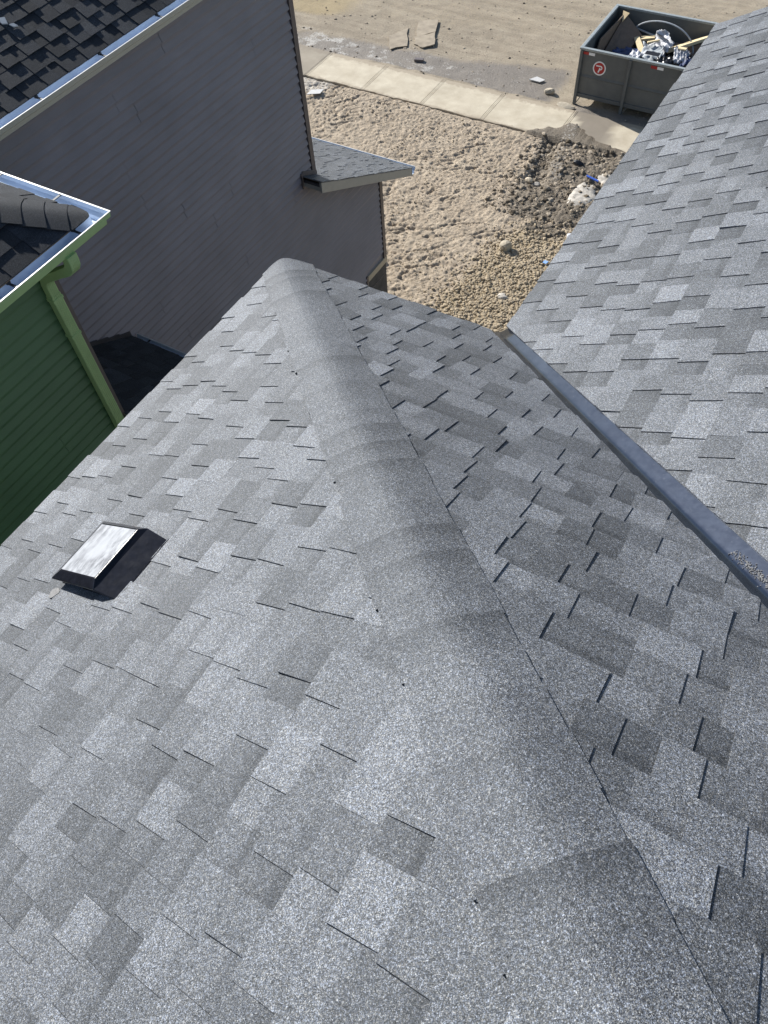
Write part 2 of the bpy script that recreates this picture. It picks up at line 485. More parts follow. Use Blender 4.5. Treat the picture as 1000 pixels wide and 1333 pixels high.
def hip_caps(p0, dirv, side, length, half_l, half_r, m_l, m_r, rnd, lift, seed, mat, parent, expo=EXPO, base=None, jag=0.008):
    """bent cap shingles; p0 lower end on the hip line, dirv uphill vector per metre of plan, side = horizontal unit to the right"""
    r = random.Random(seed)
    d = np.asarray(dirv, float); L3 = np.linalg.norm(d); side = np.asarray(side, float)
    step = expo / L3
    nn = int(length / step)
    caps = []
    for i in range(nn):
        h0 = i * step + r.uniform(-0.004, 0.004)
        strong = r.random() < 0.30
        tone = (0.86 if strong else r.choice([0.88, 0.92, 0.96, 1.01])) * r.uniform(0.97, 1.03)
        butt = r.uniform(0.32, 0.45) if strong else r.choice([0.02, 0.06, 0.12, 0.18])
        wl, wr = half_l + r.uniform(-jag, jag), half_r + r.uniform(-jag, jag) * 0.5
        qs = [-wl, -wl * .75, -wl * .5, -.06, -.04, -.02, 0, .02, .04, .06, wr * .5, wr * .75, wr]
        hs = [0.0, 0.25, 0.6, 1.10]
        v = []; sh = []
        th = 0.0060 * r.uniform(0.85, 1.2)
        bend = r.uniform(-0.004, 0.004); ph = r.uniform(0, 6.28)
        for fr in hs:
            for q in qs:
                mm = m_l if q < 0 else m_r
                z = -mm * math.sqrt(q * q + rnd * rnd) + lift + th * (1 - 0.78 * fr) + 0.0012 * math.sin(q * 23 + ph)
                hh = h0 + step * fr + bend * (q / 0.15) * (1 if fr < 0.9 else 0.6)
                hmin = math.sqrt(q * q + 0.0016) - 0.04 + 0.002 * fr
                hh = max(hh, hmin)
                v.append(np.asarray(p0) + d * hh + side * q + np.array([0, 0, z]))
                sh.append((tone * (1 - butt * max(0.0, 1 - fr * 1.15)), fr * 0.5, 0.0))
        nq = len(qs); nh = len(hs); nt = len(v)
        for j in range(nt):
            v.append(v[j] - np.array([0, 0, 0.007])); sh.append(sh[j])
        f = []
        for a in range(nh - 1):
            for b in range(nq - 1):
                i0 = a * nq + b
                f.append((i0, i0 + 1, i0 + nq + 1, i0 + nq))
                f.append((nt + i0 + nq, nt + i0 + nq + 1, nt + i0 + 1, nt + i0))
        for b in range(nq - 1):
            f.append((nt + b, nt + b + 1, b + 1, b))
        for a in range(nh - 1):
            f.append((a * nq, (a + 1) * nq, nt + (a + 1) * nq, nt + a * nq))
            f.append(((a + 1) * nq + nq - 1, a * nq + nq - 1, nt + a * nq + nq - 1, nt + (a + 1) * nq + nq - 1))
        o = mobj('hip_cap_shingle', v, f, mat, parent, attrs={'sh': sh})
        caps.append(o)
    return caps

def sweep(profile, path, normals, closed=False):
    """profile (outward, z) swept along plan path [(x,y,z)], miter offset vectors given per path point"""
    v = []; n = len(profile)
    for (p, nn) in zip(path, normals):
        for (o, z) in profile:
            v.append((p[0] + nn[0] * o, p[1] + nn[1] * o, p[2] + z))
    f = []
    for i in range(len(path) - 1):
        for j in range(n):
            if j == n - 1 and not closed: break
            a = i * n + j; b = i * n + (j + 1) % n
            f.append((a, b, b + n, a + n))
    if closed:
        f.append(tuple(range(n - 1, -1, -1))); f.append(tuple(range((len(path) - 1) * n, len(path) * n)))
    return v, f

G_OUT = [(0.0, 0.016), (0.0, -0.085), (0.068, -0.085), (0.072, -0.052), (0.098, -0.034), (0.104, 0.004), (0.100, 0.004), (0.095, -0.031), (0.069, -0.049), (0.065, -0.082), (0.003, -0.082), (0.003, 0.016)]
G_IN = [(0.004, 0.012), (0.004, -0.080), (0.064, -0.080), (0.067, -0.047), (0.093, -0.029), (0.0985, 0.003)]
G_LIP = [(0.097, 0.0045), (0.097, 0.008), (0.108, 0.009), (0.108, 0.0045)]

def gutter(parent, path, normals, mat_out, hangers, inward=0.004):
    g = mobj('gutter', *sweep(G_OUT, path, normals, True), mat_out, parent)
    mobj('trough', *sweep(G_IN, path, normals), M['gutter_in'], g)
    mobj('rolled_lip', *sweep(G_LIP, path, normals, True), M['lip_highlight'], g)
    for (p, nn) in hangers:
        p = np.array(p, float); nn = np.array([nn[0], nn[1], 0.0]); tt = np.array([-nn[1], nn[0], 0.0])
        b = MB().obox(p + nn * 0.05 + np.array([0, 0, -0.004]), nn * 0.046, tt * 0.009, np.array([0, 0, 0.003]))
        b.obox(p + nn * 0.012 + np.array([0, 0, 0.002]), nn * 0.006, tt * 0.016, np.array([0, 0, 0.006]))
        b.build('hanger', M['hanger'], g)
    return g

def siding_rows(parent, plane, axis, sign, zrows, mat, seed, seam_len=3.66, first=None):
    """zrows: list of (z_top, [(a0,a1),...]) double-course boards. axis 'y': wall plane x=plane facing sign*x"""
    r = random.Random(seed)
    C = 0.1016
    for i, (zt, spans) in enumerate(zrows):
        for (a0, a1) in spans:
            off = r.uniform(0.15, 0.95) * seam_len
            cuts = [a0]
            c = a0 + off
            while c < a1 - 0.25:
                cuts.append(c); c += seam_len
            cuts.append(a1)
            for j in range(len(cuts) - 1):
                b0, b1 = cuts[j], cuts[j + 1] - (0.003 if j < len(cuts) - 2 else 0)
                jo = r.uniform(-0.0015, 0.0015) + (0.0015 if j % 2 else 0)
                prof = [(0.0, zt), (0.002 + jo, zt), (0.0045 + jo, zt - 0.036), (0.024 + jo, zt - C + 0.012), (0.026 + jo, zt - C + 0.005), (0.023 + jo, zt - C), (0.002 + jo, zt - C - 0.0005), (0.0045 + jo, zt - C - 0.036),
                        (0.024 + jo, zt - 2 * C + 0.012), (0.026 + jo, zt - 2 * C + 0.005), (0.023 + jo, zt - 2 * C), (0.0, zt - 2 * C)]
                if axis == 'y':
                    poly = [(plane + sign * o, b0, z) for o, z in prof]; d = (0, b1 - b0, 0)
                else:
                    poly = [(b0, plane + sign * o, z) for o, z in prof]; d = (b1 - b0, 0, 0)
                MB().prism(poly, d).build('siding_board', mat, parent)

# ------------------------------------------------------------------ ground, road, sidewalk
ZG = -6.36

def mud_zone(x, y):
    edge = np.where(x < -2.3, 12.28 + (x + 3.4) * 0.95, 12.95 - (x + 2.3) * 0.28)
    edge = edge + 0.28 * (fbm(x * 2.3, y * 2.3, 51, 3) - 0.5)
    return sstep(-0.03, 0.10, edge - y) * sstep(-3.55, -3.2, x + 0.25 * (vnoise(x * 3, y * 3, 8) - .5)) * sstep(8.5, 9.4, y)

def soil_height(x, y):
    h = -6.435 + 0.045 * sstep(11.0, 12.2, y) + 0.05 * (fbm(x * 0.45, y * 0.45, 3, 3) - 0.5)
    a = 0.62
    u = x * math.cos(a) + y * math.sin(a); v = -x * math.sin(a) + y * math.cos(a)
    rough = sstep(5.4, 6.2, y) * sstep(12.6, 12.2, y)
    furrow = np.abs(fbm(u * 1.1, v * 3.4, 9, 3) - 0.5)
    h = h + rough * (0.042 * (fbm(x * 7.0, y * 7.0, 21, 3, 0.8) - 0.45) - 0.045 * sstep(0.05, 0.0, furrow) * sstep(0.42, 0.68, fbm(x * 0.8, y * 0.8, 4, 2))
                     + 0.052 * (fbm(x * 19.0, y * 19.0, 31, 2, 0.8) - 0.5))
    mud = sstep(-3.2, -2.3, x) * sstep(8.8, 9.8, y)
    h = h + mud * 0.12 * (fbm(x * 3.0, y * 3.0, 61, 4, 0.6) - 0.45)
    h = h + 0.10 * sstep(0.9, 0.0, np.hypot((x + 1.75) / 1.3, (y - 11.6) / 0.75))
    h = h - 0.09 * sstep(0.30, 0.05, np.abs(x + 2.62 - 0.28 * (12.3 - y) / 1.5 + 0.15 * (fbm(y * 2, x * 2, 71, 2) - .5))) * sstep(10.4, 10.9, y) * sstep(12.6, 12.2, y)
    mz = mud_zone(x, y)
    under = sstep(12.34, 12.40, y)
    h = h * (1 - under) + (-6.47) * under
    h = np.where((under > 0) & (mz > 0.02), -6.40 + 0.065 * mz + 0.05 * mz * (fbm(x * 7, y * 7, 77, 3) - 0.45), h)
    return h

def axis(parts):
    out = []
    for p in parts:
        if len(p) == 3:
            n = int(round((p[1] - p[0]) / p[2])); out += list(np.linspace(p[0], p[1], n, endpoint=False))
        else: out += list(p)
    return np.array(out)

def grid_obj(name, xs, ys, hf, mf, mat):
    X, Y = np.meshgrid(xs, ys)
    x = X.ravel(); y = Y.ravel()
    v = np.stack([x, y, hf(x, y)], 1)
    nx = len(xs); ny = len(ys)
    i = (np.arange(ny - 1)[:, None] * nx + np.arange(nx - 1)[None, :]).ravel()
    f = np.stack([i, i + 1, i + nx + 1, i + nx], 1)
    return mobj(name, v, f.tolist(), mat, None, origin=(0, 0, 0), attrs={'gm': mf(x, y)}, smooth=True)

def soil_mask(x, y):
    dark = 0.85 * sstep(-3.0, -2.2, x) * sstep(9.2, 10.0, y) * (0.45 + 0.8 * (fbm(x * 1.4, y * 1.4, 5, 3)))
    dark = np.maximum(dark, 0.95 * sstep(0.45, 0.15, np.hypot((x + 1.55) / 1.0, (y - 8.2) / 1.1)) * sstep(0.35, 0.6, fbm(x * 2, y * 2, 15, 3)))
    dark = np.maximum(dark, 0.9 * sstep(0.6, 0.2, np.hypot((x + 1.5) / 1.1, (y - 9.4) / 0.7)))
    dark = np.maximum(dark, mud_zone(x, y) * sstep(12.2, 12.4, y) * 0.8)
    chan = sstep(0.26, 0.08, np.abs(x + 2.62 - 0.28 * (12.3 - y) / 1.5)) * sstep(10.4, 10.8, y)
    dark = np.maximum(dark, chan)
    gravel = sstep(-2.5, -1.5, x + 0.45 * (9.0 - y) * 0.3) * sstep(9.9, 9.0, y)
    salt = 0.36 * sstep(0.12, 0.25, np.abs(x + 2.62 - 0.28 * (12.3 - y) / 1.5)) * sstep(0.5, 0.3, np.abs(x + 2.5 - 0.28 * (12.3 - y) / 1.5)) * sstep(10.8, 11.2, y)
    salt = np.maximum(salt, 0.62 * sstep(-7.9, -8.5, x) * sstep(11.6, 11.9, y) * sstep(12.45, 12.3, y))
    return np.stack([dark, gravel, salt], 1)

def road_height(x, y):
    h = -6.425 + 0.03 * (fbm(x * 0.7, y * 0.7, 41, 3) - 0.5) + 0.018 * (fbm(x * 5, y * 5, 43, 3) - 0.5)
    h = h + 0.02 * np.sin(y * 9.0 + 0.5 * np.sin(x * 0.4)) * sstep(16.0, 17.5, y) * fbm(x * .5, y * 1.5, 47, 2)
    lip = sstep(13.35, 13.52, y) * sstep(14.1, 13.6, y) * sstep(-8.8, -7.5, x)
    h = h + lip * (0.075 * fbm(x * 3, y * 3, 45, 3) + 0.015)
    h = np.where(y < 13.42, -6.47, h)
    return h

def road_mask(x, y):
    wob = 0.5 * (fbm(x * 0.8, y * 0.8, 81, 3) - 0.5)
    wet = sstep(13.6, 13.75, y) * sstep(15.1, 14.3, y + wob - 0.12 * (x + 7)) * (0.55 + 0.5 * fbm(x * 1.2, y * 2, 83, 3)) * sstep(-2.9, -3.6, x)
    wet = np.maximum(wet, 0.75 * sstep(13.2, 13.4, y) * sstep(-2.9, -2.5, x) * sstep(14.2, 13.7, y))  # wet ground beside the bin, with the bin's shade painted in as well
    sand = sstep(14.9, 16.0, y - 0.2 * (x + 9)) * 0.35 + 0.6 * sstep(-9.6, -11.0, x) * sstep(15.0, 15.6, y)
    salt = 0.60 * sstep(13.6, 13.8, y) * sstep(15.2, 14.2, y + 0.6 * wob) * sstep(0.40, 0.72, fbm(x * 2.1, y * 2.6, 87, 4, 0.65)) * (0.35 + 0.65 * sstep(-3.4, -8.0, x)) + 0.10 * sstep(13.6, 13.7, y) * sstep(14.2, 13.8, y) * sstep(-3, -4, x)
    return np.stack([wet, sand, salt], 1)

gx = axis([[-400, -150, -60, -30, -20, -15], (-11.0, 1.2, 0.026), [1.2, 2.4, 4, 8, 20, 60, 150, 400]])
ground = grid_obj('ground', gx, axis([[-400, -150, -60, -25, -10, -3, 2, 5], (5.6, 12.5, 0.024), [12.5, 12.7, 12.9, 13.02]]), soil_height, soil_mask, M['soil'])
tag(ground, 'clumpy brown soil yard between the houses and the sidewalk', 'soil', kind='structure')
rx = axis([[-400, -150, -60, -30, -20], (-15.0, 4.0, 0.06), [4, 8, 20, 60, 150, 400]])
road = grid_obj('road', rx, axis([[13.02], (13.1, 23.0, 0.05), [23, 26, 35, 60, 120, 400]]), road_height, road_mask, M['road'])
tag(road, 'sandy unpaved road with wet grey edge beyond the sidewalk', 'road', kind='structure')

def slab(x0, x1, y0, y1, zt, th, wet, parent):
    nx, ny = 12, 9
    xs = [x0 + 0.002, x0 + 0.004, x0 + 0.034, x0 + 0.040, x0 + 0.046] + list(np.linspace(x0 + 0.06, x1 - 0.06, nx)) + [x1 - 0.046, x1 - 0.040, x1 - 0.034, x1 - 0.004, x1 - 0.002]
    ys = [y0, y0 + 0.012] + list(np.linspace(y0 + 0.02, y1 - 0.02, ny)) + [y1]
    v = []; gm = []
    for j, yy in enumerate(ys):
        for i, xx in enumerate(xs):
            e = 0.010 if i in (0, 3, len(xs) - 1, len(xs) - 4) else 0.0
            if j == 0: e += 0.006
            yj = yy + (0.035 * (vnoise(xx * 5.0, 3.3, 5) - 0.5) + 0.02 * (vnoise(xx * 17, 1.2, 6) - .5) if j == 0 else 0)
            v.append((xx, float(yj), zt - e + 0.004 * float(vnoise(xx * 2, yy * 2, 2))))
            ed = max(float(sstep(0.30, 0.0, y1 - yy)), 0.7 * float(sstep(0.16, 0.0, yy - y0)))
            gm.append((float(np.clip(wet(xx, yy), 0, 1)), ed, 0))
    n = len(v); W = len(xs); H = len(ys)
    f = [(j * W + i, j * W + i + 1, (j + 1) * W + i + 1, (j + 1) * W + i) for j in range(H - 1) for i in range(W - 1)]
    ring = [i for i in range(W)] + [j * W + W - 1 for j in range(1, H)] + [(H - 1) * W + i for i in range(W - 2, -1, -1)] + [j * W for j in range(H - 2, 0, -1)]
    b = len(v)
    for i in ring:
        v.append((v[i][0], v[i][1], zt - th)); gm.append(gm[i])
    R = len(ring)
    f += [(ring[i], b + i, b + (i + 1) % R, ring[(i + 1) % R]) for i in range(R)]
    return mobj('slab', v, f, M['concrete'], parent, attrs={'gm': gm})

b = MB().box((-60, 12.40, -6.56), (60, 13.50, -6.475))
sidewalk = tag(b.build('sidewalk', M['concrete'], origin=(-4, 13, -6.56)), 'pale concrete sidewalk of jointed slabs along the road', 'sidewalk', kind='structure')
sx = [-15.44, -13.85, -12.26, -10.67, -9.08, -7.47, -5.88, -4.33, -2.55, -0.95, 0.64, 2.23, 3.82]
for i in range(len(sx) - 1):
    if sx[i + 1] < -9.0: wet = lambda x, y: 0.75 + 0.3 * (vnoise(x * 2, y * 2, 7) - .5)
    elif sx[i] > -2.7: wet = lambda x, y: 0.95 * sstep(0.36, 0.5, fbm(x * 1.5 + 3, y * 2.0, 19, 3)) * sstep(-1.2, -1.7, x) + 0.1
    else: wet = lambda x, y: 0.12 * vnoise(x * 3, y * 3, 9)
    slab(sx[i], sx[i + 1], 12.36, 13.56, ZG, 0.11, wet, sidewalk)

# loose stones: one uncountable scatter each
_t = (1 + 5 ** .5) / 2
ICO_V = np.array([(-1, _t, 0), (1, _t, 0), (-1, -_t, 0), (1, -_t, 0), (0, -1, _t), (0, 1, _t), (0, -1, -_t), (0, 1, -_t), (_t, 0, -1), (_t, 0, 1), (-_t, 0, -1), (-_t, 0, 1)]) / math.hypot(1, _t)
ICO_F = np.array([(0, 11, 5), (0, 5, 1), (0, 1, 7), (0, 7, 10), (0, 10, 11), (1, 5, 9), (5, 11, 4), (11, 10, 2), (10, 7, 6), (7, 1, 8), (3, 9, 4), (3, 4, 2), (3, 2, 6), (3, 6, 8), (3, 8, 9), (4, 9, 5), (2, 4, 11), (6, 2, 10), (8, 6, 7), (9, 8, 1)])
NR = np.random.RandomState(5)
def stones(name, pts, size, gm, mat, label, cat, flat=0.7):
    n = len(pts)
    V = ICO_V[None] * (1 + 0.35 * (NR.rand(n, 12, 1) - 0.5))
    V = V * (0.6 + 0.8 * NR.rand(n, 1, 3)) * np.array([1, 1, flat]) * size[:, None, None]
    a = NR.rand(n) * 6.28; ca, sa = np.cos(a)[:, None], np.sin(a)[:, None]
    V = np.stack([V[..., 0] * ca - V[..., 1] * sa, V[..., 0] * sa + V[..., 1] * ca, V[..., 2]], -1)
    V = V + pts[:, None, :]
    F = (ICO_F[None] + 12 * np.arange(n)[:, None, None]).reshape(-1, 3)
    at = {'gm': np.repeat(gm, 12, axis=0)} if gm is not None else None
    o = mobj(name, V.reshape(-1, 3), F.tolist(), mat, None, origin=(float(pts[:, 0].mean()), float(pts[:, 1].mean()), float(pts[:, 2].min())), attrs=at)
    return tag(o, label, cat, kind='stuff')

def scatter(n, x0, x1, y0, y1, keep):
    x = x0 + (x1 - x0) * NR.rand(n); y = y0 + (y1 - y0) * NR.rand(n)
    kx = NR.rand(n) < keep(x, y)
    x, y = x[kx], y[kx]
    return np.stack([x, y, soil_height(x, y)], 1)
pts = scatter(26000, -9.5, 0.5, 5.6, 12.3, lambda x, y: 0.12 + 0.6 * sstep(0.45, 0.7, fbm(x * 1.2, y * 1.2, 91, 3)))
msk = soil_mask(pts[:, 0], pts[:, 1])
stones('soil_clods', pts, 0.007 + 0.018 * NR.rand(len(pts)) ** 3, np.stack([np.clip(msk[:, 0], 0, 1), NR.rand(len(pts)) ** 1.2, 0 * pts[:, 0]], 1), M['stone'], 'small brown clods scattered over the soil yard', 'clods')
pts = scatter(15000, -2.8, 0.4, 5.6, 9.8, lambda x, y: soil_mask(x, y)[:, 1] * (1 - 0.7 * np.clip(soil_mask(x, y)[:, 0], 0, 1)))
stones('gravel', pts + [0, 0, 0.004], 0.016 + 0.022 * NR.rand(len(pts)) ** 1.5, np.stack([0.10 * NR.rand(len(pts)), 0.5 + 0.9 * NR.rand(len(pts)), 0 * pts[:, 0]], 1), M['stone'], 'yellowish loose gravel in the corner between the eaves', 'gravel')
pts = scatter(2600, -3.0, 0.2, 9.6, 12.4, lambda x, y: 0.9 + 0 * x)
stones('mud_stones', pts, 0.014 + 0.05 * NR.rand(len(pts)) ** 4, np.stack([1.0 + 0 * pts[:, 0], NR.rand(len(pts)) ** 2, 0 * pts[:, 0]], 1), M['stone'], 'dark stony mud heaped beside the bin end of the sidewalk', 'mud')
n = 1500
xx = -12 + 13 * NR.rand(n); yy = 13.62 + 7.5 * NR.rand(n) ** 1.3
pts = np.stack([xx, yy, road_height(xx, yy)], 1)
stones('road_pebbles', pts, 0.008 + 0.028 * NR.rand(n) ** 4, np.stack([1.0 + 0 * xx, NR.rand(n), 0 * xx], 1), M['stone'], 'small dark and pale pebbles scattered on the sandy road', 'pebbles')

# ------------------------------------------------------------------ our house: the shingled roof in front
house = thing('house', 'grey shingled hip roof house filling the foreground, with a metal valley and black vent', 'house', (4.5, -4.4, ZG))
K1, K2 = math.hypot(1, P1), math.hypot(1, P2)
RT = P1 / P2
AP = (4.5, -4.5 * RT, 4.5 * P1)
VT = (4.5, -(4.5 - XV) * RT, (4.5 - XV) * P1)
d_left = deck_slab('roof_deck', [(0, -0.085, 0), (4.40, -4.40 * RT - 0.085, 4.40 * P1), (0, -9 * RT, 0)], 0.15, M['fascia'], house)
d_front = deck_slab('roof_deck', [(0.085, 0, 0), (XV, 0, 0), VT, (9 - XV, 0, 0), (9, 0, 0), (4.5, -4.5 * RT + 0.085, (4.5 * RT - 0.085) * P2)], 0.15, M['fascia'], house)
d_wing = deck_slab('roof_deck', [(XV, 0, 0), (XV, 4.06, 0), (4.5, 4.06, (4.5 - XV) * P1), VT], 0.15, M['fascia'], house)
deck_slab('roof_deck', [(9 - XV, 0, 0), VT, (4.5, 4.06, (4.5 - XV) * P1), (9 - XV, 4.06, 0)], 0.15, M['fascia'], house)
deck_slab('roof_deck', [(9, 0, 0), (9, -9 * RT, 0), AP], 0.15, M['fascia'], house)
deck_slab('roof_deck', [(0, -9 * RT, 0), AP, (9, -9 * RT, 0)], 0.15, M['fascia'], house)
MB().box((0.45, -9 * RT + 0.45, ZG - 0.3), (8.55, -0.45, -0.10)).build('wall', M['house_wall'], house)
MB().box((XV + 0.45, -0.5, ZG - 0.3), (9 - XV - 0.45, 3.75, -0.102)).build('wall', M['house_wall'], house)
MB().prism([(XV + 0.45, 3.74, -0.11), (9 - XV - 0.45, 3.74, -0.11), (4.5, 3.74, (4.5 - XV) * P1 - 0.25)], (0, -0.1, 0)).build('gable', M['house_wall'], house)

sl_left = Slope((0, 0, 0), (0, -1, 0), (1, 0, 0), P1)
sl_front = Slope((0, 0, 0), (1, 0, 0), (0, -1, 0), P2)
sl_wing = Slope((XV, 4.06, 0), (0, -1, 0), (1, 0, 0), P1)
left = shingle_pieces(sl_left, 0, 4.9, 4.9, [(1, -RT / K1, 0.155), (-1, 0, -4.9), (-1, -RT / K1, -9 * RT)], 101)
front = shingle_pieces(sl_front, 0, 4.5, 4.95, [(1, -1 / (K2 * RT), 0.155), (-1, 1 / (K2 * RT), -XV + 0.075)], 202)
wing = shingle_pieces(sl_wing, -0.012, 7.2, 2.955 * K1, [(1, 0, -0.012), (-1.05, 1 / K1, 0.072 - 4.06 * 1.05)], 303)
lay_shingles([(left, d_left), (front, d_front), (wing, d_wing)], M['shingle'], 300, house)
hd = np.array([1, -RT, P1]) / math.hypot(1, RT)
hs = np.array([RT, 1, 0]) / math.hypot(1, RT)
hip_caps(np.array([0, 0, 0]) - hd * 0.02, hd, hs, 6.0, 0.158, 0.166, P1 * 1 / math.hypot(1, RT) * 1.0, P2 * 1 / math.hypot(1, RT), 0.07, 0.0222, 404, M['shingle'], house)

# open metal valley
qs = [-0.064, -0.05, -0.03, -0.018, -0.009, 0, 0.009, 0.018, 0.03, 0.05, 0.07, 0.10]
al = np.linspace(-0.035, 2.95, 40)
v = []
for a in al:
    for q in qs:
        x = XV + a / RT + q * hs[0]; y = -a + q * hs[1]
        za, zb = P1 * (x - XV), -P2 * y
        z = (za + zb + math.sqrt((za - zb) ** 2 + 0.0025 ** 2)) / 2 + 0.0012 + 0.0004 * float(vnoise(a * 3, q * 10, 3))
        v.append((x, y, z))
W = len(qs); nt = len(v)
f = [(j * W + i, j * W + i + 1, (j + 1) * W + i + 1, (j + 1) * W + i) for j in range(len(al) - 1) for i in range(W - 1)]
v += [(p[0], p[1], p[2] - 0.0008) for p in v]
f += [tuple(nt + i for i in q[::-1]) for q in f]
f += [(i, nt + i, nt + i + 1, i + 1) for i in range(W - 1)]
valley = mobj('valley_flashing', v, f, M['valley'], house, smooth=True)

# granules washed into the valley
n = 620
a = 1.42 + 0.24 * NR.rand(n) ** 0.7; q = 0.026 + 0.008 * NR.randn(n)
x = XV + a / RT + q * hs[0]; y = -a + q * hs[1]
pts = np.stack([x, y, P1 * (x - XV) + 0.004], 1)
stones('washed_granules', pts, 0.0012 + 0.0022 * NR.rand(n), None, M['granule'], 'grey roof granules washed into the metal valley', 'granules')

# roof vent
nv = sl_left.n; uv = sl_left.u
def RV(u_, y_, h): return uv * u_ + np.array([0, y_, 0]) + nv * h
vent = thing('roof_vent', 'black slant-back roof vent with a pale streaked top panel on the left roof slope', 'vent', tuple(RV(1.0, -2.39, 0.004)))
B0 = [RV(0.835, -2.555, 0.003), RV(1.252, -2.552, 0.003), RV(1.262, -2.240, 0.003), RV(0.835, -2.240, 0.003)]
L0 = [RV(0.803, -2.560, 0.058), RV(1.162, -2.555, 0.058), RV(1.172, -2.236, 0.058), RV(0.803, -2.238, 0.058)]
T0 = [RV(0.866, -2.522, 0.080), RV(1.154, -2.518, 0.080), RV(1.154, -2.262, 0.080), RV(0.866, -2.266, 0.080)]
B0[0] = RV(0.835, -2.530, 0.003); B0[1] = RV(1.252, -2.545, 0.003)
b = MB().add(B0 + L0 + T0, [(0, 1, 5, 4), (1, 2, 6, 5), (2, 3, 7, 6), (3, 0, 4, 7), (4, 5, 9, 8), (5, 6, 10, 9), (6, 7, 11, 10), (7, 4, 8, 11), (8, 9, 10, 11), (3, 2, 1, 0)])
o = b.build('hood', M['black_plastic'], vent)
bv = o.modifiers.new('edge', 'BEVEL'); bv.width = 0.004; bv.segments = 2
t4 = [RV(0.870, -2.517, 0.0795), RV(1.147, -2.513, 0.0795), RV(1.147, -2.268, 0.0795), RV(0.870, -2.271, 0.0795)]
MB().prism(t4, nv * 0.0015).build('top_panel', M['vent_top'], vent)
MB().obox(RV(1.02, -2.40, 0.0055), uv * 0.225, np.array([0, 0.14, 0]), nv * 0.0012).build('flange', M['black_plastic'], vent)
for (u_, y_, ru, ry) in ((0.822, -2.598, 0.030, 0.026), (0.985, -2.218, 0.030, 0.012)):
    MB().prism([RV(u_ + ru * math.cos(a_) * (1 + 0.2 * math.sin(3 * a_)), y_ + ry * math.sin(a_), 0.0112) for a_ in np.linspace(0, 2 * math.pi, 18, endpoint=False)], nv * 0.0025).build('sealant_patch', M['granule'], vent)
# sealant bead along the uphill edge
MB().tube([RV(1.266, -2.556 + 0.02 * i + 0, 0.006 + 0.001 * math.sin(i * 2.3)) + uv * 0.002 * math.sin(i * 1.7) for i in range(17)], 0.0045, 6).build('sealant_bead', M['black_plastic'], vent)

# ------------------------------------------------------------------ charcoal house
char = thing('charcoal_house', 'tall house with charcoal siding, black shingle roof and taupe gutter', 'house', (-7.0, 2.0, ZG))
XW = -3.29
YU, YL = 4.70, 6.37
MB().box((-11.0, -4.0, -6.6), (XW - 0.001, YU - 0.012, -0.06)).build('wall', M['siding'], char)
MB().box((-11.0, YU - 0.05, -6.6), (XW - 0.0012, YL - 0.012, -4.06)).build('wall', M['siding'], char)
MB().prism([(XW - 0.0012, YU - 0.06, -4.2), (XW - 0.0012, YL - 0.02, -4.2), (XW - 0.0012, YL - 0.02, -3.98), (XW - 0.0012, YU - 0.06, -3.2)], (-0.4, 0, 0)).build('wall', M['siding'], char)
rows = []
z = -0.085
while z > -6.3:
    zm = z - 0.15
    y1 = 4.615
    if zm < -3.02:
        y1 = min(6.285, 6.83 - (z + 4.09) / 0.48)
        if y1 < 4.615: y1 = 4.615
    if z - 0.2 < -5.50: y1 = 5.705
    rows.append((z, [(-0.40, y1)])); z -= 0.2032
siding_rows(char, XW, 'y', 1, rows, M['siding'], 77)
# corner posts
MB().box((XW - 0.06, YU - 0.078, -3.0), (XW + 0.031, YU, -0.10)).build('corner_post', M['dark_trim'], char)
MB().box((XW - 0.06, YL - 0.078, -5.505), (XW + 0.031, YL, -4.0)).build('corner_post', M['dark_trim'], char)
MB().box((XW - 0.02, 5.705, -6.42), (XW + 0.030, 5.745, -5.505)).build('corner_post', M['dark_trim'], char)
# stepped base by the street: beige board over a dark parged panel
MB().box((XW - 0.05, 5.748, -5.62), (XW + 0.034, YL + 0.01, -5.508)).build('trim_board', M['beige_trim'], char)
MB().box((XW - 0.05, 5.748, -6.7), (XW + 0.006, YL, -5.625)).build('foundation', M['foundation'], char)
MB().box((XW + 0.0065, 5.748, -5.86), (XW + 0.012, YL - 0.004, -5.852)).build('foundation_joint', M['dark_trim'], char)
MB().box((XW - 0.06, -0.4, -6.7), (XW + 0.004, 5.70, -6.31)).build('foundation', M['foundation'], char)
# main roof
EX, EZ = -2.955, 0.045
sl = Slope((EX, 5.10, EZ), (0, -1, 0), (-1, 0, 0), P1)
RX = -7.1
rd = deck_slab('roof_deck', [(EX, 5.10, EZ), (RX, 5.10, EZ + (EX - RX) * P1), (RX, -4.36, EZ + (EX - RX) * P1), (EX, -0.19, EZ)], 0.02, M['deck'], char, drop=0.003)
deck_slab('roof_deck', [(RX, 5.10, EZ + (EX - RX) * P1), (2 * RX - EX, 5.10, EZ), (2 * RX - EX, -4.36, EZ), (RX, -4.36, EZ + (EX - RX) * P1)], 0.02, M['deck'], char, drop=0.003)
MB().prism([(XW, YU - 0.03, -0.06), (-11.0, YU - 0.03, -0.06), (RX, YU - 0.03, 1.95)], (0, -0.1, 0)).build('gable', M['siding'], char)
pieces = shingle_pieces(sl, 0, 5.4, 3.2, [(1, 0, 0), (-1, 1 / K1, -5.27)], 505, bigstep=1.0)
lay_shingles([(pieces, rd)], M['shingle_dark'], 290, char)
MB().box((-2.975, -0.16, -0.10), (-2.957, 5.1, 0.03)).build('fascia_board', M['fascia'], char)
MB().box((XW - 0.02, -0.16, -0.098), (-2.976, 5.08, -0.078)).build('soffit', M['fascia'], char)
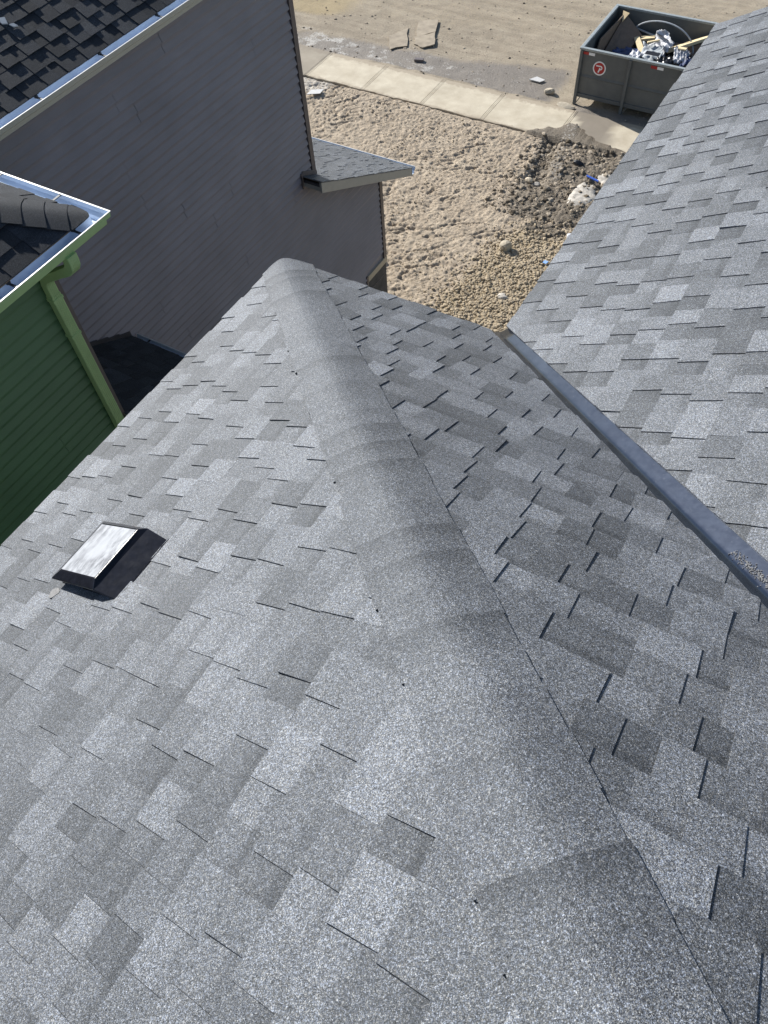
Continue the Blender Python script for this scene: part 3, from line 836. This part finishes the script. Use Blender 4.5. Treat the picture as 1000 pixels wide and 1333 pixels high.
gutter(char, [(-2.955, -0.08, 0.022), (-2.955, 5.12, 0.022)], [(1, 0), (1, 0)], M['gutter_out'],
       [((-2.955, y, 0.024), (1, 0)) for y in (0.02, 0.76, 1.52, 2.28, 3.04, 3.8, 4.56)])

# street porch roof of the charcoal house
PK = 0.48; KP = math.hypot(1, PK)
sl = Slope((-2.965, 6.83, -4.03), (-1, 0, 0), (0, -1, 0), PK)
pd = deck_slab('porch_roof_deck', [(-2.97, 6.82, -4.025), (-9.0, 6.82, -4.025), (-9.0, YU, -4.025 + PK * (6.82 - YU)), (-2.97, YU, -4.025 + PK * (6.82 - YU))], 0.03, M['deck'], char, drop=0.004)
deck_slab('porch_roof_deck', [(-2.97, YU, -4.025 + PK * (6.82 - YU)), (XW + 0.002, YU, -4.025 + PK * (6.82 - YU)), (XW + 0.002, 4.38, -4.025 + PK * (6.82 - 4.38)), (-2.97, 4.38, -4.025 + PK * (6.82 - 4.38))], 0.03, M['deck'], char, drop=0.004)
tt = (6.83 - YU) * KP; t2 = (6.83 - 4.38) * KP
pp = shingle_pieces(sl, -0.012, 5.5, t2, [(1, 0, -0.012), (0, -1, -tt)], 606)
pp += shingle_pieces(sl, -0.012, 0.4, t2 + 0.05, [(1, 0, -0.012), (-1, 0, -(abs(XW) - 2.965 - 0.004)), (0, 1, tt + 0.001), (0, -1, -t2)], 607)
b = MB(); sh = []
for q_ in pp:
    b.add(q_[0], q_[1]); sh += [(1.0 + 0.5 * (s_[0] - 1), s_[1], s_[2]) for s_ in q_[2]]
o = b.build('porch_shingles', M['shingle'], char, attrs={'sh': sh}); o['kind'] = 'stuff'
z0 = -4.03 + PK * (6.83 - 4.375); z1 = -4.03 + PK * (6.83 - 6.80)
MB().prism([(-2.985, 4.375, z0 - 0.008), (-2.985, 6.80, z1 - 0.008), (-2.985, 6.80, z1 - 0.135), (-2.985, 4.375, z0 - 0.155)], (0.030, 0, 0)).build('rake_board', M['fascia'], char)
MB().box((XW + 0.03, 4.385, z0 - 0.15), (-2.987, 4.40, z0 - 0.085)).build('rake_return', M['fascia'], char)
MB().box((XW + 0.03, 4.380, z0 - 0.083), (-2.987, 4.405, z0 - 0.012)).build('rake_return', M['flash'], char)
MB().box((XW + 0.028, 4.352, z0 - 0.17), (XW + 0.042, 4.378, z0 + 0.05)).build('channel_trim', M['dark_trim'], char)
MB().prism([(XW + 0.028, 4.39, z0 + 0.006), (XW + 0.028, YU + 0.01, z0 + 0.006 - PK * (YU + 0.01 - 4.39)), (XW + 0.028, YU + 0.01, z0 + 0.07 - PK * (YU + 0.01 - 4.39)), (XW + 0.028, 4.39, z0 + 0.07)], (0.006, 0, 0)).build('step_flashing', M['dark_trim'], char)
MB().prism([(XW, 4.41, z0 - 0.16), (XW, 6.80, z1 - 0.142), (XW, 6.80, z1 - 0.15), (XW, 4.41, z0 - 0.168)], (0.303, 0, 0)).build('soffit', M['fascia'], char)
MB().box((-8.9, 6.785, -4.16), (-2.99, 6.80, -4.045)).build('fascia_board', M['fascia'], char)
gutter(char, [(-2.95, 6.802, -4.052), (-9.0, 6.802, -4.052)], [(0, 1), (0, 1)], M['gutter_out'], [])

# low entry roof in the corner of the two walls
LZ = -2.80
sl = Slope((XW + 0.012, 0.885, LZ), (1, 0, 0), (0, -1, 0), P1)
ld = deck_slab('entry_roof_deck', [(XW, 0.875, LZ), (-1.80, 0.875, LZ), (-1.80, -0.41, LZ + P1 * 1.285), (XW, -0.41, LZ + P1 * 1.285)], 0.14, M['fascia'], char, drop=0.003)
pp = shingle_pieces(sl, 0, 1.49, 1.29 * K1, [(1, 0, 0), (-1, 0, -1.49), (0, -1, -1.29 * K1)], 708)
lay_shingles([(pp, ld)], M['shingle_dark'], 60, char, 'entry_shingles')
for i in range(9):
    ya = 0.90 - 0.143 * i; yb = ya - 0.172
    za = LZ + P1 * (0.885 - ya); zb = LZ + P1 * (0.885 - yb)
    MB().prism([(XW + 0.0275 + 0.002 * (i % 2), ya, za + 0.008), (XW + 0.0275 + 0.002 * (i % 2), yb, zb + 0.008), (XW + 0.0275 + 0.002 * (i % 2), yb, zb + 0.055), (XW + 0.0275 + 0.002 * (i % 2), ya, za + 0.075)], (0.004, 0, 0)).build('step_flashing', M['flash'], char)
gutter(char, [(-3.25, 0.862, LZ - 0.022), (-1.78, 0.862, LZ - 0.022)], [(0, 1), (0, 1)], M['gutter_out'],
       [((-3.05, 0.862, LZ - 0.02), (0, 1)), ((-2.3, 0.862, LZ - 0.02), (0, 1))])
MB().box((-1.95, 0.66, -6.5), (-1.83, 0.78, LZ - 0.12)).build('porch_post', M['dark_trim'], char)

# ------------------------------------------------------------------ green house
green = thing('green_house', 'dark green sided house wing with sage gutter corner and downspout', 'house', (-2.6, -3.5, ZG))
XG, YG = -1.96, -0.405
MB().box((-8.0, -7.0, -6.6), (XG - 0.001, YG - 0.004, -0.12)).build('wall', M['siding_green'], green)
rows = []
z = -0.135
while z > -6.3:
    rows.append((z, [(-7.0, -0.495)])); z -= 0.2032
siding_rows(green, XG, 'y', 1, rows, M['siding_green'], 78)
MB().box((XG - 0.08, -0.492, -6.5), (XG + 0.031, YG + 0.012, -0.14)).build('corner_post', M['dark_trim'], green)
MB().box((XG - 0.06, -7.0, -6.7), (XG + 0.004, YG - 0.01, -6.33)).build('foundation', M['foundation'], green)
gc = np.array([-1.515, -0.215, -0.005])
slr = Slope(gc, (0, -1, 0), (-1, 0, 0), P1)
slf = Slope(gc, (-1, 0, 0), (0, -1, 0), P1)
A0 = np.array([0, -1.0, 0]); B0_ = np.array([-1.0, 0, 0])
gd1 = deck_slab('roof_deck', [gc + A0 * 0.085, (-4.9, -3.685, -0.005 + 3.385 * P1), (-4.9, -7.0, -0.005 + 3.41 * P1), (-1.515, -7.0, -0.005)], 0.02, M['deck'], green, drop=0.003)
gd2 = deck_slab('roof_deck', [gc + B0_ * 0.085, (-2.93, -0.215, -0.005), (-4.9, -2.185, -0.005 + 1.97 * P1), (-4.9, -3.515, -0.005 + 3.30 * P1)], 0.02, M['deck'], green, drop=0.003)
pr = shingle_pieces(slr, 0, 3.4, 2.4, [(1, -1 / K1, 0.13)], 808)
pf = shingle_pieces(slf, 0, 3.6, 2.4, [(1, -1 / K1, 0.13), (-1, 1 / K1, -1.44)], 809)
lay_shingles([(pr, gd1), (pf, gd2)], M['shingle_dark'], 200, green)
hg = np.array([-1, -1, P1]) / math.sqrt(2)
hip_caps(gc - hg * 0.02, hg, np.array([-1, 1, 0]) / math.sqrt(2), 3.2, 0.15, 0.15, P1 / math.sqrt(2), P1 / math.sqrt(2), 0.055, 0.021, 810, M['shingle_dark'], green)
MB().box((-1.548, -7.0, -0.16), (-1.530, -0.19, -0.02)).build('fascia_board', M['gutter_green'], green)
MB().box((-2.95, -0.208, -0.16), (-1.53, -0.190, -0.02)).build('fascia_board', M['gutter_green'], green)
MB().box((XG - 0.02, -7.0, -0.155), (-1.549, -0.21, -0.135)).build('soffit', M['gutter_green'], green)
MB().box((-2.93, YG - 0.02, -0.153), (-1.97, -0.209, -0.133)).build('soffit', M['gutter_green'], green)
gutter(green, [(-1.528, -7.0, -0.038), (-1.528, -0.188, -0.038), (-2.84, -0.188, -0.038)], [(1, 0), (1, 1), (0, 1)], M['gutter_green'],
       [((-1.528, y, -0.036), (1, 0)) for y in (-2.2, -1.58, -0.97, -0.36)] + [((x, -0.188, -0.036), (0, 1)) for x in (-1.9, -2.5)])

# downspout with elbows, ribbed rectangular pipe
def spout(parent, path, yc, w, dp, mat, name):
    a, b_ = w / 2, dp / 2
    sec = []
    nr = 5
    for i in range(nr * 2 + 1):
        sec.append((-a + w * i / (nr * 2), b_ + (0.004 if i % 2 else 0.0)))
    for i in range(nr * 2 + 1):
        sec.append((a - w * i / (nr * 2), -b_ - (0.004 if i % 2 else 0.0)))
    rings = []
    for i, p in enumerate(path):
        p0 = path[max(i - 1, 0)]; p1 = path[min(i + 1, len(path) - 1)]
        tx, tz = p1[0] - p0[0], p1[1] - p0[1]; L = math.hypot(tx, tz); tx /= L; tz /= L
        nx_, nz_ = -tz, tx
        rings.append([(p[0] + nx_ * bb, yc + aa, p[1] + nz_ * bb) for aa, bb in sec])
    n = len(sec)
    v = [q for r_ in rings for q in r_]
    f = [(i * n + k_, i * n + (k_ + 1) % n, (i + 1) * n + (k_ + 1) % n, (i + 1) * n + k_) for i in range(len(path) - 1) for k_ in range(n)]
    f += [tuple(range(n - 1, -1, -1)), tuple(range((len(path) - 1) * n, len(path) * n))]
    return mobj(name, v, f, mat, parent)
YD = -0.505
arc = [(-1.470, -0.118), (-1.470, -0.17), (-1.476, -0.205), (-1.495, -0.235), (-1.525, -0.258), (-1.60, -0.300)]
arc2 = [(-1.59, -0.295), (-1.80, -0.415), (-1.86, -0.452), (-1.885, -0.485), (-1.898, -0.525), (-1.899, -0.60)]
ds = spout(green, arc2 + [(-1.899, -0.66)], YD, 0.080, 0.060, M['gutter_green'], 'downspout_elbow')
spout(green, arc, YD, 0.086, 0.066, M['gutter_green'], 'downspout_elbow')
dsp = spout(green, [(-1.899, -0.62), (-1.899, -1.30), (-1.899, -6.15)], YD, 0.088, 0.064, M['gutter_green'], 'downspout')
for zz in (-0.66, -1.02, -3.4):
    MB().box((-1.938, YD - 0.049, zz - 0.012), (-1.860, YD + 0.049, zz + 0.012)).build('strap', M['gutter_green'], dsp)

# scraps on the charcoal roof
def scrap(name, label, cat, pts, z_of, mat, th=0.004, group=None):
    b = MB().prism([(x, y, z_of(x, y)) for x, y in pts], (0, 0, th))
    return tag(b.build(name, mat), label, cat, group)
rz = lambda x, y: EZ + (EX - x) * P1 + 0.012
scrap('paper_scrap', 'larger curled white scrap on the black shingles, nearer the photo edge', 'scrap', [(-3.52, 1.10), (-3.47, 1.09), (-3.45, 1.13), (-3.50, 1.16)], rz, M['white_stuff'], 0.008)
scrap('paper_scrap', 'smaller white scrap on the black shingles, nearer the gutter', 'scrap', [(-3.44, 1.13), (-3.41, 1.14), (-3.40, 1.18), (-3.43, 1.17)], rz, M['white_stuff'], 0.008)

# ------------------------------------------------------------------ things lying on the yard and road
def lump(name, label, cat, c, r, mat, seed, flat=0.75, group=None):
    rs = np.random.RandomState(seed)
    import bmesh
    bm = bmesh.new(); bmesh.ops.create_icosphere(bm, subdivisions=2, radius=1.0)
    v = np.array([q.co for q in bm.verts]); f = [[w.index for w in q.verts] for q in bm.faces]; bm.free()
    d = rs.randn(7, 3); d /= np.linalg.norm(d, axis=1)[:, None]
    for k_ in range(7):                       # cut facets
        h = 0.62 + 0.25 * rs.rand()
        ex = v @ d[k_] - h
        v = v - np.where(ex > 0, ex, 0)[:, None] * d[k_]
    v = v * np.array(r) * np.array([1, 1, flat]) + np.array(c)
    return tag(mobj(name, v, f, mat), label, cat, group)

def sh_(x, y): return float(soil_height(np.array([x]), np.array([y]))[0])
def rh_(x, y): return float(road_height(np.array([x]), np.array([y]))[0])
lump('boulder', 'round grey brown boulder in the soil near the gravel corner', 'rock', (-1.94, 8.57, sh_(-1.94, 8.57) + 0.07), (0.13, 0.12, 0.15), M['rock'], 1)
lump('concrete_chunk', 'square beige concrete chunk on the wet road near the bin', 'chunk', (-3.44, 14.1, rh_(-3.44, 14.1) + 0.05), (0.13, 0.11, 0.12), M['rock'], 2)
lump('pale_block', 'pale block lying in the mud beside the wet channel', 'block', (-2.48, 10.86, sh_(-2.48, 10.86) + 0.05), (0.10, 0.08, 0.09), M['beige_trim'], 3)
lump('white_chunk', 'small white chunk next to the pale block in the mud', 'chunk', (-2.30, 10.86, sh_(-2.30, 10.86) + 0.04), (0.075, 0.07, 0.07), M['ice'], 4)
lump('pale_lump', 'pale blue white lump in the dark soil close to the wing eave', 'lump', (-1.01, 9.45, sh_(-1.01, 9.45) + 0.04), (0.055, 0.075, 0.08), M['film'], 5)
lump('dark_rock', 'dark stone on the mud heap below the bin', 'rock', (-1.72, 11.62, sh_(-1.72, 11.62) + 0.02), (0.12, 0.07, 0.07), M['bag'], 6)
lump('curb_rubble', 'whitish rubble lump at the sidewalk edge by the bin corner', 'rubble', (-2.86, 13.66, -6.36), (0.24, 0.12, 0.07), M['rock'], 8)
MB().obox((-6.92, 14.17, rh_(-6.92, 14.17) + 0.03), (0.105, 0.03, 0), (-0.014, 0.05, 0), (0, 0, 0.035)).build('brick', M['dark_trim'])
br = bpy.data.objects['brick']; tag(br, 'small dark brick lying on the wet road edge', 'brick')
scrap('white_litter', 'white flat litter on the wet grey road between chunk and slab', 'litter', [(-4.10, 14.43), (-3.82, 14.42), (-3.74, 14.55), (-3.98, 14.62)], lambda x, y: rh_(-3.92, 14.5) + 0.02, M['white_stuff'], 0.02)
scrap('white_sheet', 'white rectangular sheet on the soil beside the charcoal house corner', 'sheet', [(-8.55, 11.60), (-8.56, 11.82), (-8.30, 11.96), (-8.27, 11.76)], lambda x, y: -6.355 + 0.1 * (x + 8.4) * 0.2, M['white_stuff'], 0.012)
scrap('blue_strip', 'thin blue plastic strip lying on the mud near the ice patch', 'plastic', [(-1.41, 11.30), (-1.40, 11.25), (-1.12, 11.17), (-1.12, 11.22)], lambda x, y: sh_(-1.3, 11.24) + 0.06, M['blue_plastic'], 0.02)
scrap('blue_scrap', 'small light blue scrap on the yellowish gravel', 'scrap', [(-1.13, 8.46), (-1.06, 8.45), (-1.04, 8.53), (-1.12, 8.54)], lambda x, y: sh_(-1.09, 8.49) + 0.05, M['pale_blue'], 0.01)

def plate(name, label, pts, z, th, tilt, mat, seed):
    """broken flat sheet with uneven edge"""
    rs = random.Random(seed)
    poly = []
    for i in range(len(pts)):
        p, q = np.array(pts[i]), np.array(pts[(i + 1) % len(pts)])
        for t_ in (0, .33, .66):
            w = p + (q - p) * t_
            poly.append((w[0] + rs.uniform(-.02, .02), w[1] + rs.uniform(-.02, .02)))
    c = np.mean(poly, axis=0)
    b = MB().prism([(x, y, z + tilt[0] * (x - c[0]) + tilt[1] * (y - c[1])) for x, y in poly], (0, 0, th))
    return tag(b.build(name, mat), label, 'sheet', 'broken sheets on the road')
plate('broken_sheet', 'smaller broken mud coloured sheet on the road, left of its pair', [(-8.24, 14.95), (-8.0, 15.54), (-7.54, 14.68), (-7.86, 14.37)], -6.405, 0.016, (0.02, -0.01), M['mud_plate'], 1)
plate('broken_sheet', 'larger broken mud coloured sheet on the road, far side piece of its pair', [(-7.95, 15.97), (-7.47, 16.22), (-7.22, 15.60), (-7.55, 15.22)], -6.403, 0.018, (0.04, 0.01), M['mud_plate'], 2)
plate('broken_sheet', 'broken mud coloured sheet on the road, near piece with a thick dark right edge', [(-7.60, 15.16), (-7.20, 15.56), (-6.94, 14.99), (-7.13, 14.73), (-7.42, 14.86)], -6.408, 0.030, (0.05, 0.01), M['mud_plate'], 3)

def ice(label, c, rx, ry, seed, th=0.018):
    n = 34; rs = np.random.RandomState(seed)
    a = np.linspace(0, 2 * math.pi, n, endpoint=False)
    rr = 1 + 0.55 * (fbm(np.cos(a) * 1.7 + seed, np.sin(a) * 1.7, seed, 3) - 0.5) + 0.05 * rs.randn(n)
    zc = sh_(c[0], c[1])
    v = [(c[0], c[1], zc + th)]
    for k_, zz in ((0.55, 0.8), (0.85, 0.55), (1.0, -0.8)):
        for i in range(n):
            x = c[0] + rx * k_ * rr[i] * math.cos(a[i]); y = c[1] + ry * k_ * rr[i] * math.sin(a[i])
            v.append((x, y, max(zc, sh_(x, y)) + th * zz + 0.012 * rs.rand()))
    f = [(0, 1 + i, 1 + (i + 1) % n) for i in range(n)]
    for r_ in range(2):
        f += [(1 + r_ * n + i, 1 + (r_ + 1) * n + i, 1 + (r_ + 1) * n + (i + 1) % n, 1 + r_ * n + (i + 1) % n) for i in range(n)]
    return tag(mobj('ice_patch', v, f, M['ice'], smooth=True), label, 'ice', 'ice patches')
ice('largest whitish ice patch in the mud beside the wing eave', (-1.27, 10.80), 0.26, 0.40, 3)
ice('ice patch in the mud just beyond the blue strip', (-0.98, 11.42), 0.24, 0.18, 5)
ice('small white ice patch on the gravel near the valley end', (-1.41, 7.29), 0.11, 0.09, 7, 0.05)

# ------------------------------------------------------------------ roll-off bin
BX0, BX1, BY0, BY1, BZ0, BZ1 = -2.78, 1.70, 13.94, 16.08, -6.19, -5.25
bin_ = thing('waste_bin', 'open grey steel waste bin with red and white round logo on the road', 'waste bin', ((BX0 + BX1) / 2, (BY0 + BY1) / 2, ZG - 0.05))
for nm, a, c in (('side_wall', (BX0, BY0, BZ0), (BX1, BY0 + 0.035, BZ1)), ('side_wall', (BX0, BY1 - 0.035, BZ0), (BX1, BY1, BZ1)),
                 ('end_wall', (BX0, BY0 + 0.036, BZ0), (BX0 + 0.035, BY1 - 0.036, BZ1)), ('end_wall', (BX1 - 0.035, BY0 + 0.036, BZ0), (BX1, BY1 - 0.036, BZ1)),
                 ('floor', (BX0 + 0.036, BY0 + 0.036, BZ0), (BX1 - 0.036, BY1 - 0.036, BZ0 + 0.03))):
    MB().box(a, c).build(nm, M['bin'], bin_)
rimw = 0.03
for a, c in (((BX0 - rimw, BY0 - rimw, BZ1), (BX1 + rimw, BY0 + 0.045, BZ1 + 0.045)), ((BX0 - rimw, BY1 - 0.045, BZ1), (BX1 + rimw, BY1 + rimw, BZ1 + 0.045)),
             ((BX0 - rimw, BY0 + 0.046, BZ1), (BX0 + 0.045, BY1 - 0.046, BZ1 + 0.045)), ((BX1 - 0.045, BY0 + 0.046, BZ1), (BX1 + rimw, BY1 - 0.046, BZ1 + 0.045))):
    o = MB().box(a, c).build('rim', M['bin_rim'], bin_)
    bv = o.modifiers.new('edge', 'BEVEL'); bv.width = 0.008; bv.segments = 2
for x in (BX0 + 0.03, -1.665, -0.55, 0.565, BX1 - 0.03):
    o = MB().prism([(x - 0.03, BY0 - 0.001, BZ1 - 0.002), (x - 0.03, BY0 - 0.05, BZ1 - 0.002), (x - 0.03, BY0 - 0.07, -6.40), (x - 0.03, BY0 - 0.001, -6.40)], (0.06, 0, 0)).build('post', M['bin'], bin_)
    MB().prism([(x + 0.031, BY0 - 0.06, -6.395), (x + 0.14, BY0 - 0.03, -6.20), (x + 0.12, BY0 - 0.03, -6.20), (x + 0.031, BY0 - 0.06, -6.36)], (0, 0.02, 0)).build('brace', M['bin'], o)
    MB().box((x - 0.03, BY1 + 0.001, -6.40), (x + 0.03, BY1 + 0.05, BZ1 - 0.002)).build('post', M['bin'], bin_)
for y in (14.55, 15.1, 15.6):
    MB().box((BX0 - 0.045, y - 0.03, -6.25), (BX0 - 0.001, y + 0.03, BZ1 - 0.002)).build('end_rib', M['bin'], bin_)
for (zz, t_) in ((-5.79, 0.018),):
    MB().prism([(BX0 + 0.07, BY0 - 0.001, zz + 0.05), (BX0 + 0.07, BY0 - t_, zz), (BX0 + 0.07, BY0 - 0.001, zz - 0.02)], (BX1 - BX0 - 0.14, 0, 0)).build('side_crease', M['bin'], bin_)
MB().box((BX0 + 0.02, BY0 - 0.022, BZ0 - 0.05), (BX1 - 0.02, BY0 + 0.06, BZ0 + 0.03)).build('bottom_rail', M['bin'], bin_)
MB().box((BX0 + 0.02, BY1 - 0.06, BZ0 - 0.05), (BX1 - 0.02, BY1 + 0.022, BZ0 + 0.03)).build('bottom_rail', M['bin'], bin_)
for y in (14.6, 15.4):
    MB().box((BX0 + 0.5, y - 0.05, -6.41), (BX1 - 0.02, y + 0.05, BZ0 - 0.001)).build('skid', M['bin'], bin_)
# reflector strips
for x in (-2.73, -1.225, 0.1, 1.3):
    MB().box((x, BY0 - 0.006, -5.335), (x + 0.135, BY0 - 0.002, -5.28)).build('reflector', M['red'], bin_)
    MB().box((x + 0.137, BY0 - 0.006, -5.335), (x + 0.27, BY0 - 0.002, -5.28)).build('reflector', M['white'], bin_)
# round logo
LC = np.array([-2.315, BY0, -5.56])
def disc(r, d0, d1, nm, mat, parent):
    n = 40
    return MB().prism([LC + np.array([r * math.cos(2 * math.pi * i / n), -d0, r * math.sin(2 * math.pi * i / n)]) for i in range(n)], (0, d0 - d1, 0)).build(nm, mat, parent)
lg = disc(0.145, 0.002, 0.005, 'logo', M['white'], bin_)
disc(0.118, 0.0052, 0.007, 'logo_disc', M['red'], lg)
def stroke(pts, w, d0, nm):
    b = MB()
    L = []; R_ = []
    pts = [np.array(p, float) for p in pts]
    for i, p in enumerate(pts):
        t_ = pts[min(i + 1, len(pts) - 1)] - pts[max(i - 1, 0)]; t_ /= np.linalg.norm(t_)
        nn = np.array([-t_[1], t_[0]])
        L.append(p + nn * w / 2); R_.append(p - nn * w / 2)
    for i in range(len(pts) - 1):
        q4 = [L[i], R_[i], R_[i + 1], L[i + 1]]
        b.prism([LC + np.array([q[0] * 0.118, -d0, q[1] * 0.118]) for q in q4], (0, -0.0015, 0))
    return b.build(nm, M['white'], lg)
stroke([(-0.66, 0.40), (0.20, 0.40), (0.40, 0.33), (0.50, 0.16), (0.44, -0.04), (0.26, -0.16), (0.02, -0.18)], 0.22, 0.0072, 'logo_letter')
stroke([(0.12, 0.10), (0.02, -0.30), (-0.14, -0.72)], 0.24, 0.0076, 'logo_letter')

# contents of the bin
def sheet(name, label, cat, c, ax, ay, amp, mat, seed, n=14, freq=1.9, edge=0.5):
    """crumpled sheet with thickness: centre, two half-axis vectors, crumple height"""
    c, ax, ay = map(np.asarray, (c, ax, ay)); rs = np.random.RandomState(seed)
    nrm = np.cross(ax, ay); nrm = nrm / np.linalg.norm(nrm)
    v = []
    for j in range(n):
        for i in range(n):
            s_, t_ = i / (n - 1) * 2 - 1, j / (n - 1) * 2 - 1
            h = amp * (abs(float(fbm(np.array(s_ * freq + seed), np.array(t_ * freq), seed, 3)) - 0.5) * 4 - 0.5) + amp * 0.16 * rs.randn() * 0.5
            e = 1 + edge * (float(vnoise(np.array(s_ * 3.1), np.array(t_ * 3.1 + seed), seed)) - .5)
            v.append(c + ax * s_ * e + ay * t_ * e + nrm * h)
    nt = len(v); v = v + [p - nrm * 0.004 for p in v]
    f = [(j * n + i, j * n + i + 1, (j + 1) * n + i + 1, (j + 1) * n + i) for j in range(n - 1) for i in range(n - 1)]
    f += [tuple(nt + i for i in q[::-1]) for q in f]
    ring = list(range(n)) + [j * n + n - 1 for j in range(1, n)] + [(n - 1) * n + i for i in range(n - 2, -1, -1)] + [j * n for j in range(n - 2, 0, -1)]
    f += [(ring[i], nt + ring[i], nt + ring[(i + 1) % len(ring)], ring[(i + 1) % len(ring)]) for i in range(len(ring))]
    return tag(mobj(name, v, f, mat, smooth=(n < 20)), label, cat)

A_ = np.array
sheet('felt_heap', 'heap of torn grey roofing felt covering the bin floor', 'felt', A_([-0.6, 15.0, -5.98]), A_([2.0, 0, 0]), A_([0, 0.95, 0.0]), 0.10, M['bag'], 21, 30, 6.0, 0.02)
cb = thing('cardboard_box', 'big brown cardboard box leaning in the corner of the bin', 'box', (-2.45, 15.3, -6.1))
p = [A_([-2.70, 14.55, -5.95]), A_([-2.62, 16.0, -5.92]), A_([-2.55, 15.95, -5.30]), A_([-2.66, 14.75, -5.36])]
MB().prism(p, (0.02, 0.0, 0.004)).build('panel', M['cardboard'], cb)
p = [A_([-2.62, 14.70, -5.90]), A_([-2.52, 15.95, -5.31]), A_([-2.02, 15.80, -5.62]), A_([-2.28, 14.75, -5.95])]
MB().prism(p, (0.0, -0.004, 0.02)).build('panel', M['cardboard'], cb)
p = [A_([-2.60, 15.98, -5.28]), A_([-2.44, 15.96, -5.30]), A_([-2.50, 15.70, -5.38])]
MB().prism(p, (0.0, -0.004, 0.02)).build('flap', M['card_light'], cb)
def plank(label, a, b_, w, t_, mat=M['wood'], name='wooden_plank', roll=0.3):
    a, b_ = A_(a, float), A_(b_, float); d = (b_ - a) / 2; L = np.linalg.norm(d)
    s_ = np.cross(d, A_([0, 0, 1.0])); s_ /= np.linalg.norm(s_); u_ = np.cross(s_, d / L)
    s2 = s_ * math.cos(roll) + u_ * math.sin(roll); u2 = u_ * math.cos(roll) - s_ * math.sin(roll)
    o = MB().obox((a + b_) / 2, d, s2 * w / 2, u2 * t_ / 2).build(name, mat)
    bv = o.modifiers.new('edge', 'BEVEL'); bv.width = 0.004
    return tag(o, label, 'plank')
plank('long yellow plank sticking up across the bin towards the roof edge', (-1.32, 15.42, -5.66), (-0.35, 16.02, -5.36), 0.19, 0.06)
plank('short pale board end lying beside the cardboard box', (-2.06, 15.72, -5.66), (-1.72, 15.82, -5.60), 0.22, 0.05, roll=0.1)
plank('narrow yellow board pointing at the near wall of the bin', (-2.10, 15.68, -5.62), (-1.78, 15.18, -5.66), 0.12, 0.04, roll=-0.2)
plank('thin grey stick lying behind the pale board in the bin', (-2.26, 15.98, -5.56), (-1.72, 15.86, -5.60), 0.05, 0.03, M['pipe'], 'grey_stick')
plank('short brown board lying under the long yellow plank', (-0.95, 15.55, -5.72), (-0.30, 15.75, -5.62), 0.16, 0.03, M['cardboard'], 'brown_board')
sheet('blue_tarp', 'dark blue crumpled sheet beside the cardboard box in the bin', 'tarp', A_([-2.10, 15.02, -5.70]), A_([0.26, 0.05, 0.0]), A_([-0.05, 0.22, 0.04]), 0.05, M['tarp'], 31)
sheet('plastic_film', 'small white crumpled plastic film near the bin side wall', 'plastic film', A_([-1.84, 14.85, -5.62]), A_([0.16, -0.02, 0.02]), A_([0.02, 0.18, 0.03]), 0.08, M['film'], 32)
sheet('felt_piece', 'light grey torn felt in the middle of the bin', 'felt', A_([-1.56, 15.12, -5.60]), A_([0.22, 0.0, 0.03]), A_([-0.04, 0.24, 0.05]), 0.06, M['film_grey'], 33)
sheet('plastic_film', 'tall white crumpled plastic wrap standing up in the middle of the bin', 'plastic film', A_([-1.46, 15.48, -5.52]), A_([0.20, -0.16, -0.03]), A_([0.05, 0.10, 0.16]), 0.09, M['film'], 34)
sheet('black_bag', 'black plastic bag between the white wraps near the bin wall', 'bag', A_([-1.22, 14.92, -5.62]), A_([0.18, 0, 0]), A_([0, 0.20, 0.02]), 0.11, M['bag'], 35)
sheet('plastic_film', 'white torn strips of plastic film near the roof edge side of the bin', 'plastic film', A_([-0.92, 15.18, -5.58]), A_([0.17, 0.03, 0.0]), A_([-0.05, 0.20, 0.05]), 0.11, M['film'], 36, 16, 5.0)
sheet('blue_film', 'dark blue crumpled film beside the torn white strips', 'plastic film', A_([-0.68, 15.0, -5.60]), A_([0.16, 0, 0]), A_([0, 0.17, 0.02]), 0.10, M['tarp'], 37)
sheet('black_bag', 'black bag behind the white wrap below the plank', 'bag', A_([-1.12, 15.52, -5.68]), A_([0.20, 0, 0]), A_([0, 0.16, 0.02]), 0.09, M['bag'], 38)
sheet('felt_piece', 'brown grey felt strip at the far wall of the bin', 'felt', A_([-1.0, 15.85, -5.75]), A_([0.5, 0, 0]), A_([0, 0.15, 0.05]), 0.06, M['cardboard'], 39)
hp = []
for i in range(25):
    a = math.pi * i / 24
    hp.append((-1.55 - 0.78 * math.cos(a), 15.92 - 0.30 * (i / 24) ** 2, -5.80 + 0.52 * math.sin(a) ** 0.9))
tag(MB().tube(hp, 0.017, 8).build('bent_pipe', M['pipe']), 'thin grey pipe bent in an arch over the rubbish in the bin', 'pipe')

plank('short pale offcut on top of the grey felt in the bin', (-1.74, 15.30, -5.50), (-1.52, 15.44, -5.47), 0.07, 0.03, roll=0.2)
plank('small yellow offcut near the torn white strips in the bin', (-1.05, 15.34, -5.50), (-0.86, 15.28, -5.47), 0.06, 0.03, roll=-0.3)
plank('black strip of felt lying across the tall white wrap', (-1.66, 15.66, -5.44), (-1.34, 15.40, -5.42), 0.07, 0.012, M['bag'], 'felt_strip', 0.4)
plank('black strip of felt lying near the side wall of the bin', (-1.62, 14.86, -5.49), (-1.30, 14.80, -5.46), 0.10, 0.012, M['bag'], 'felt_strip', -0.3)
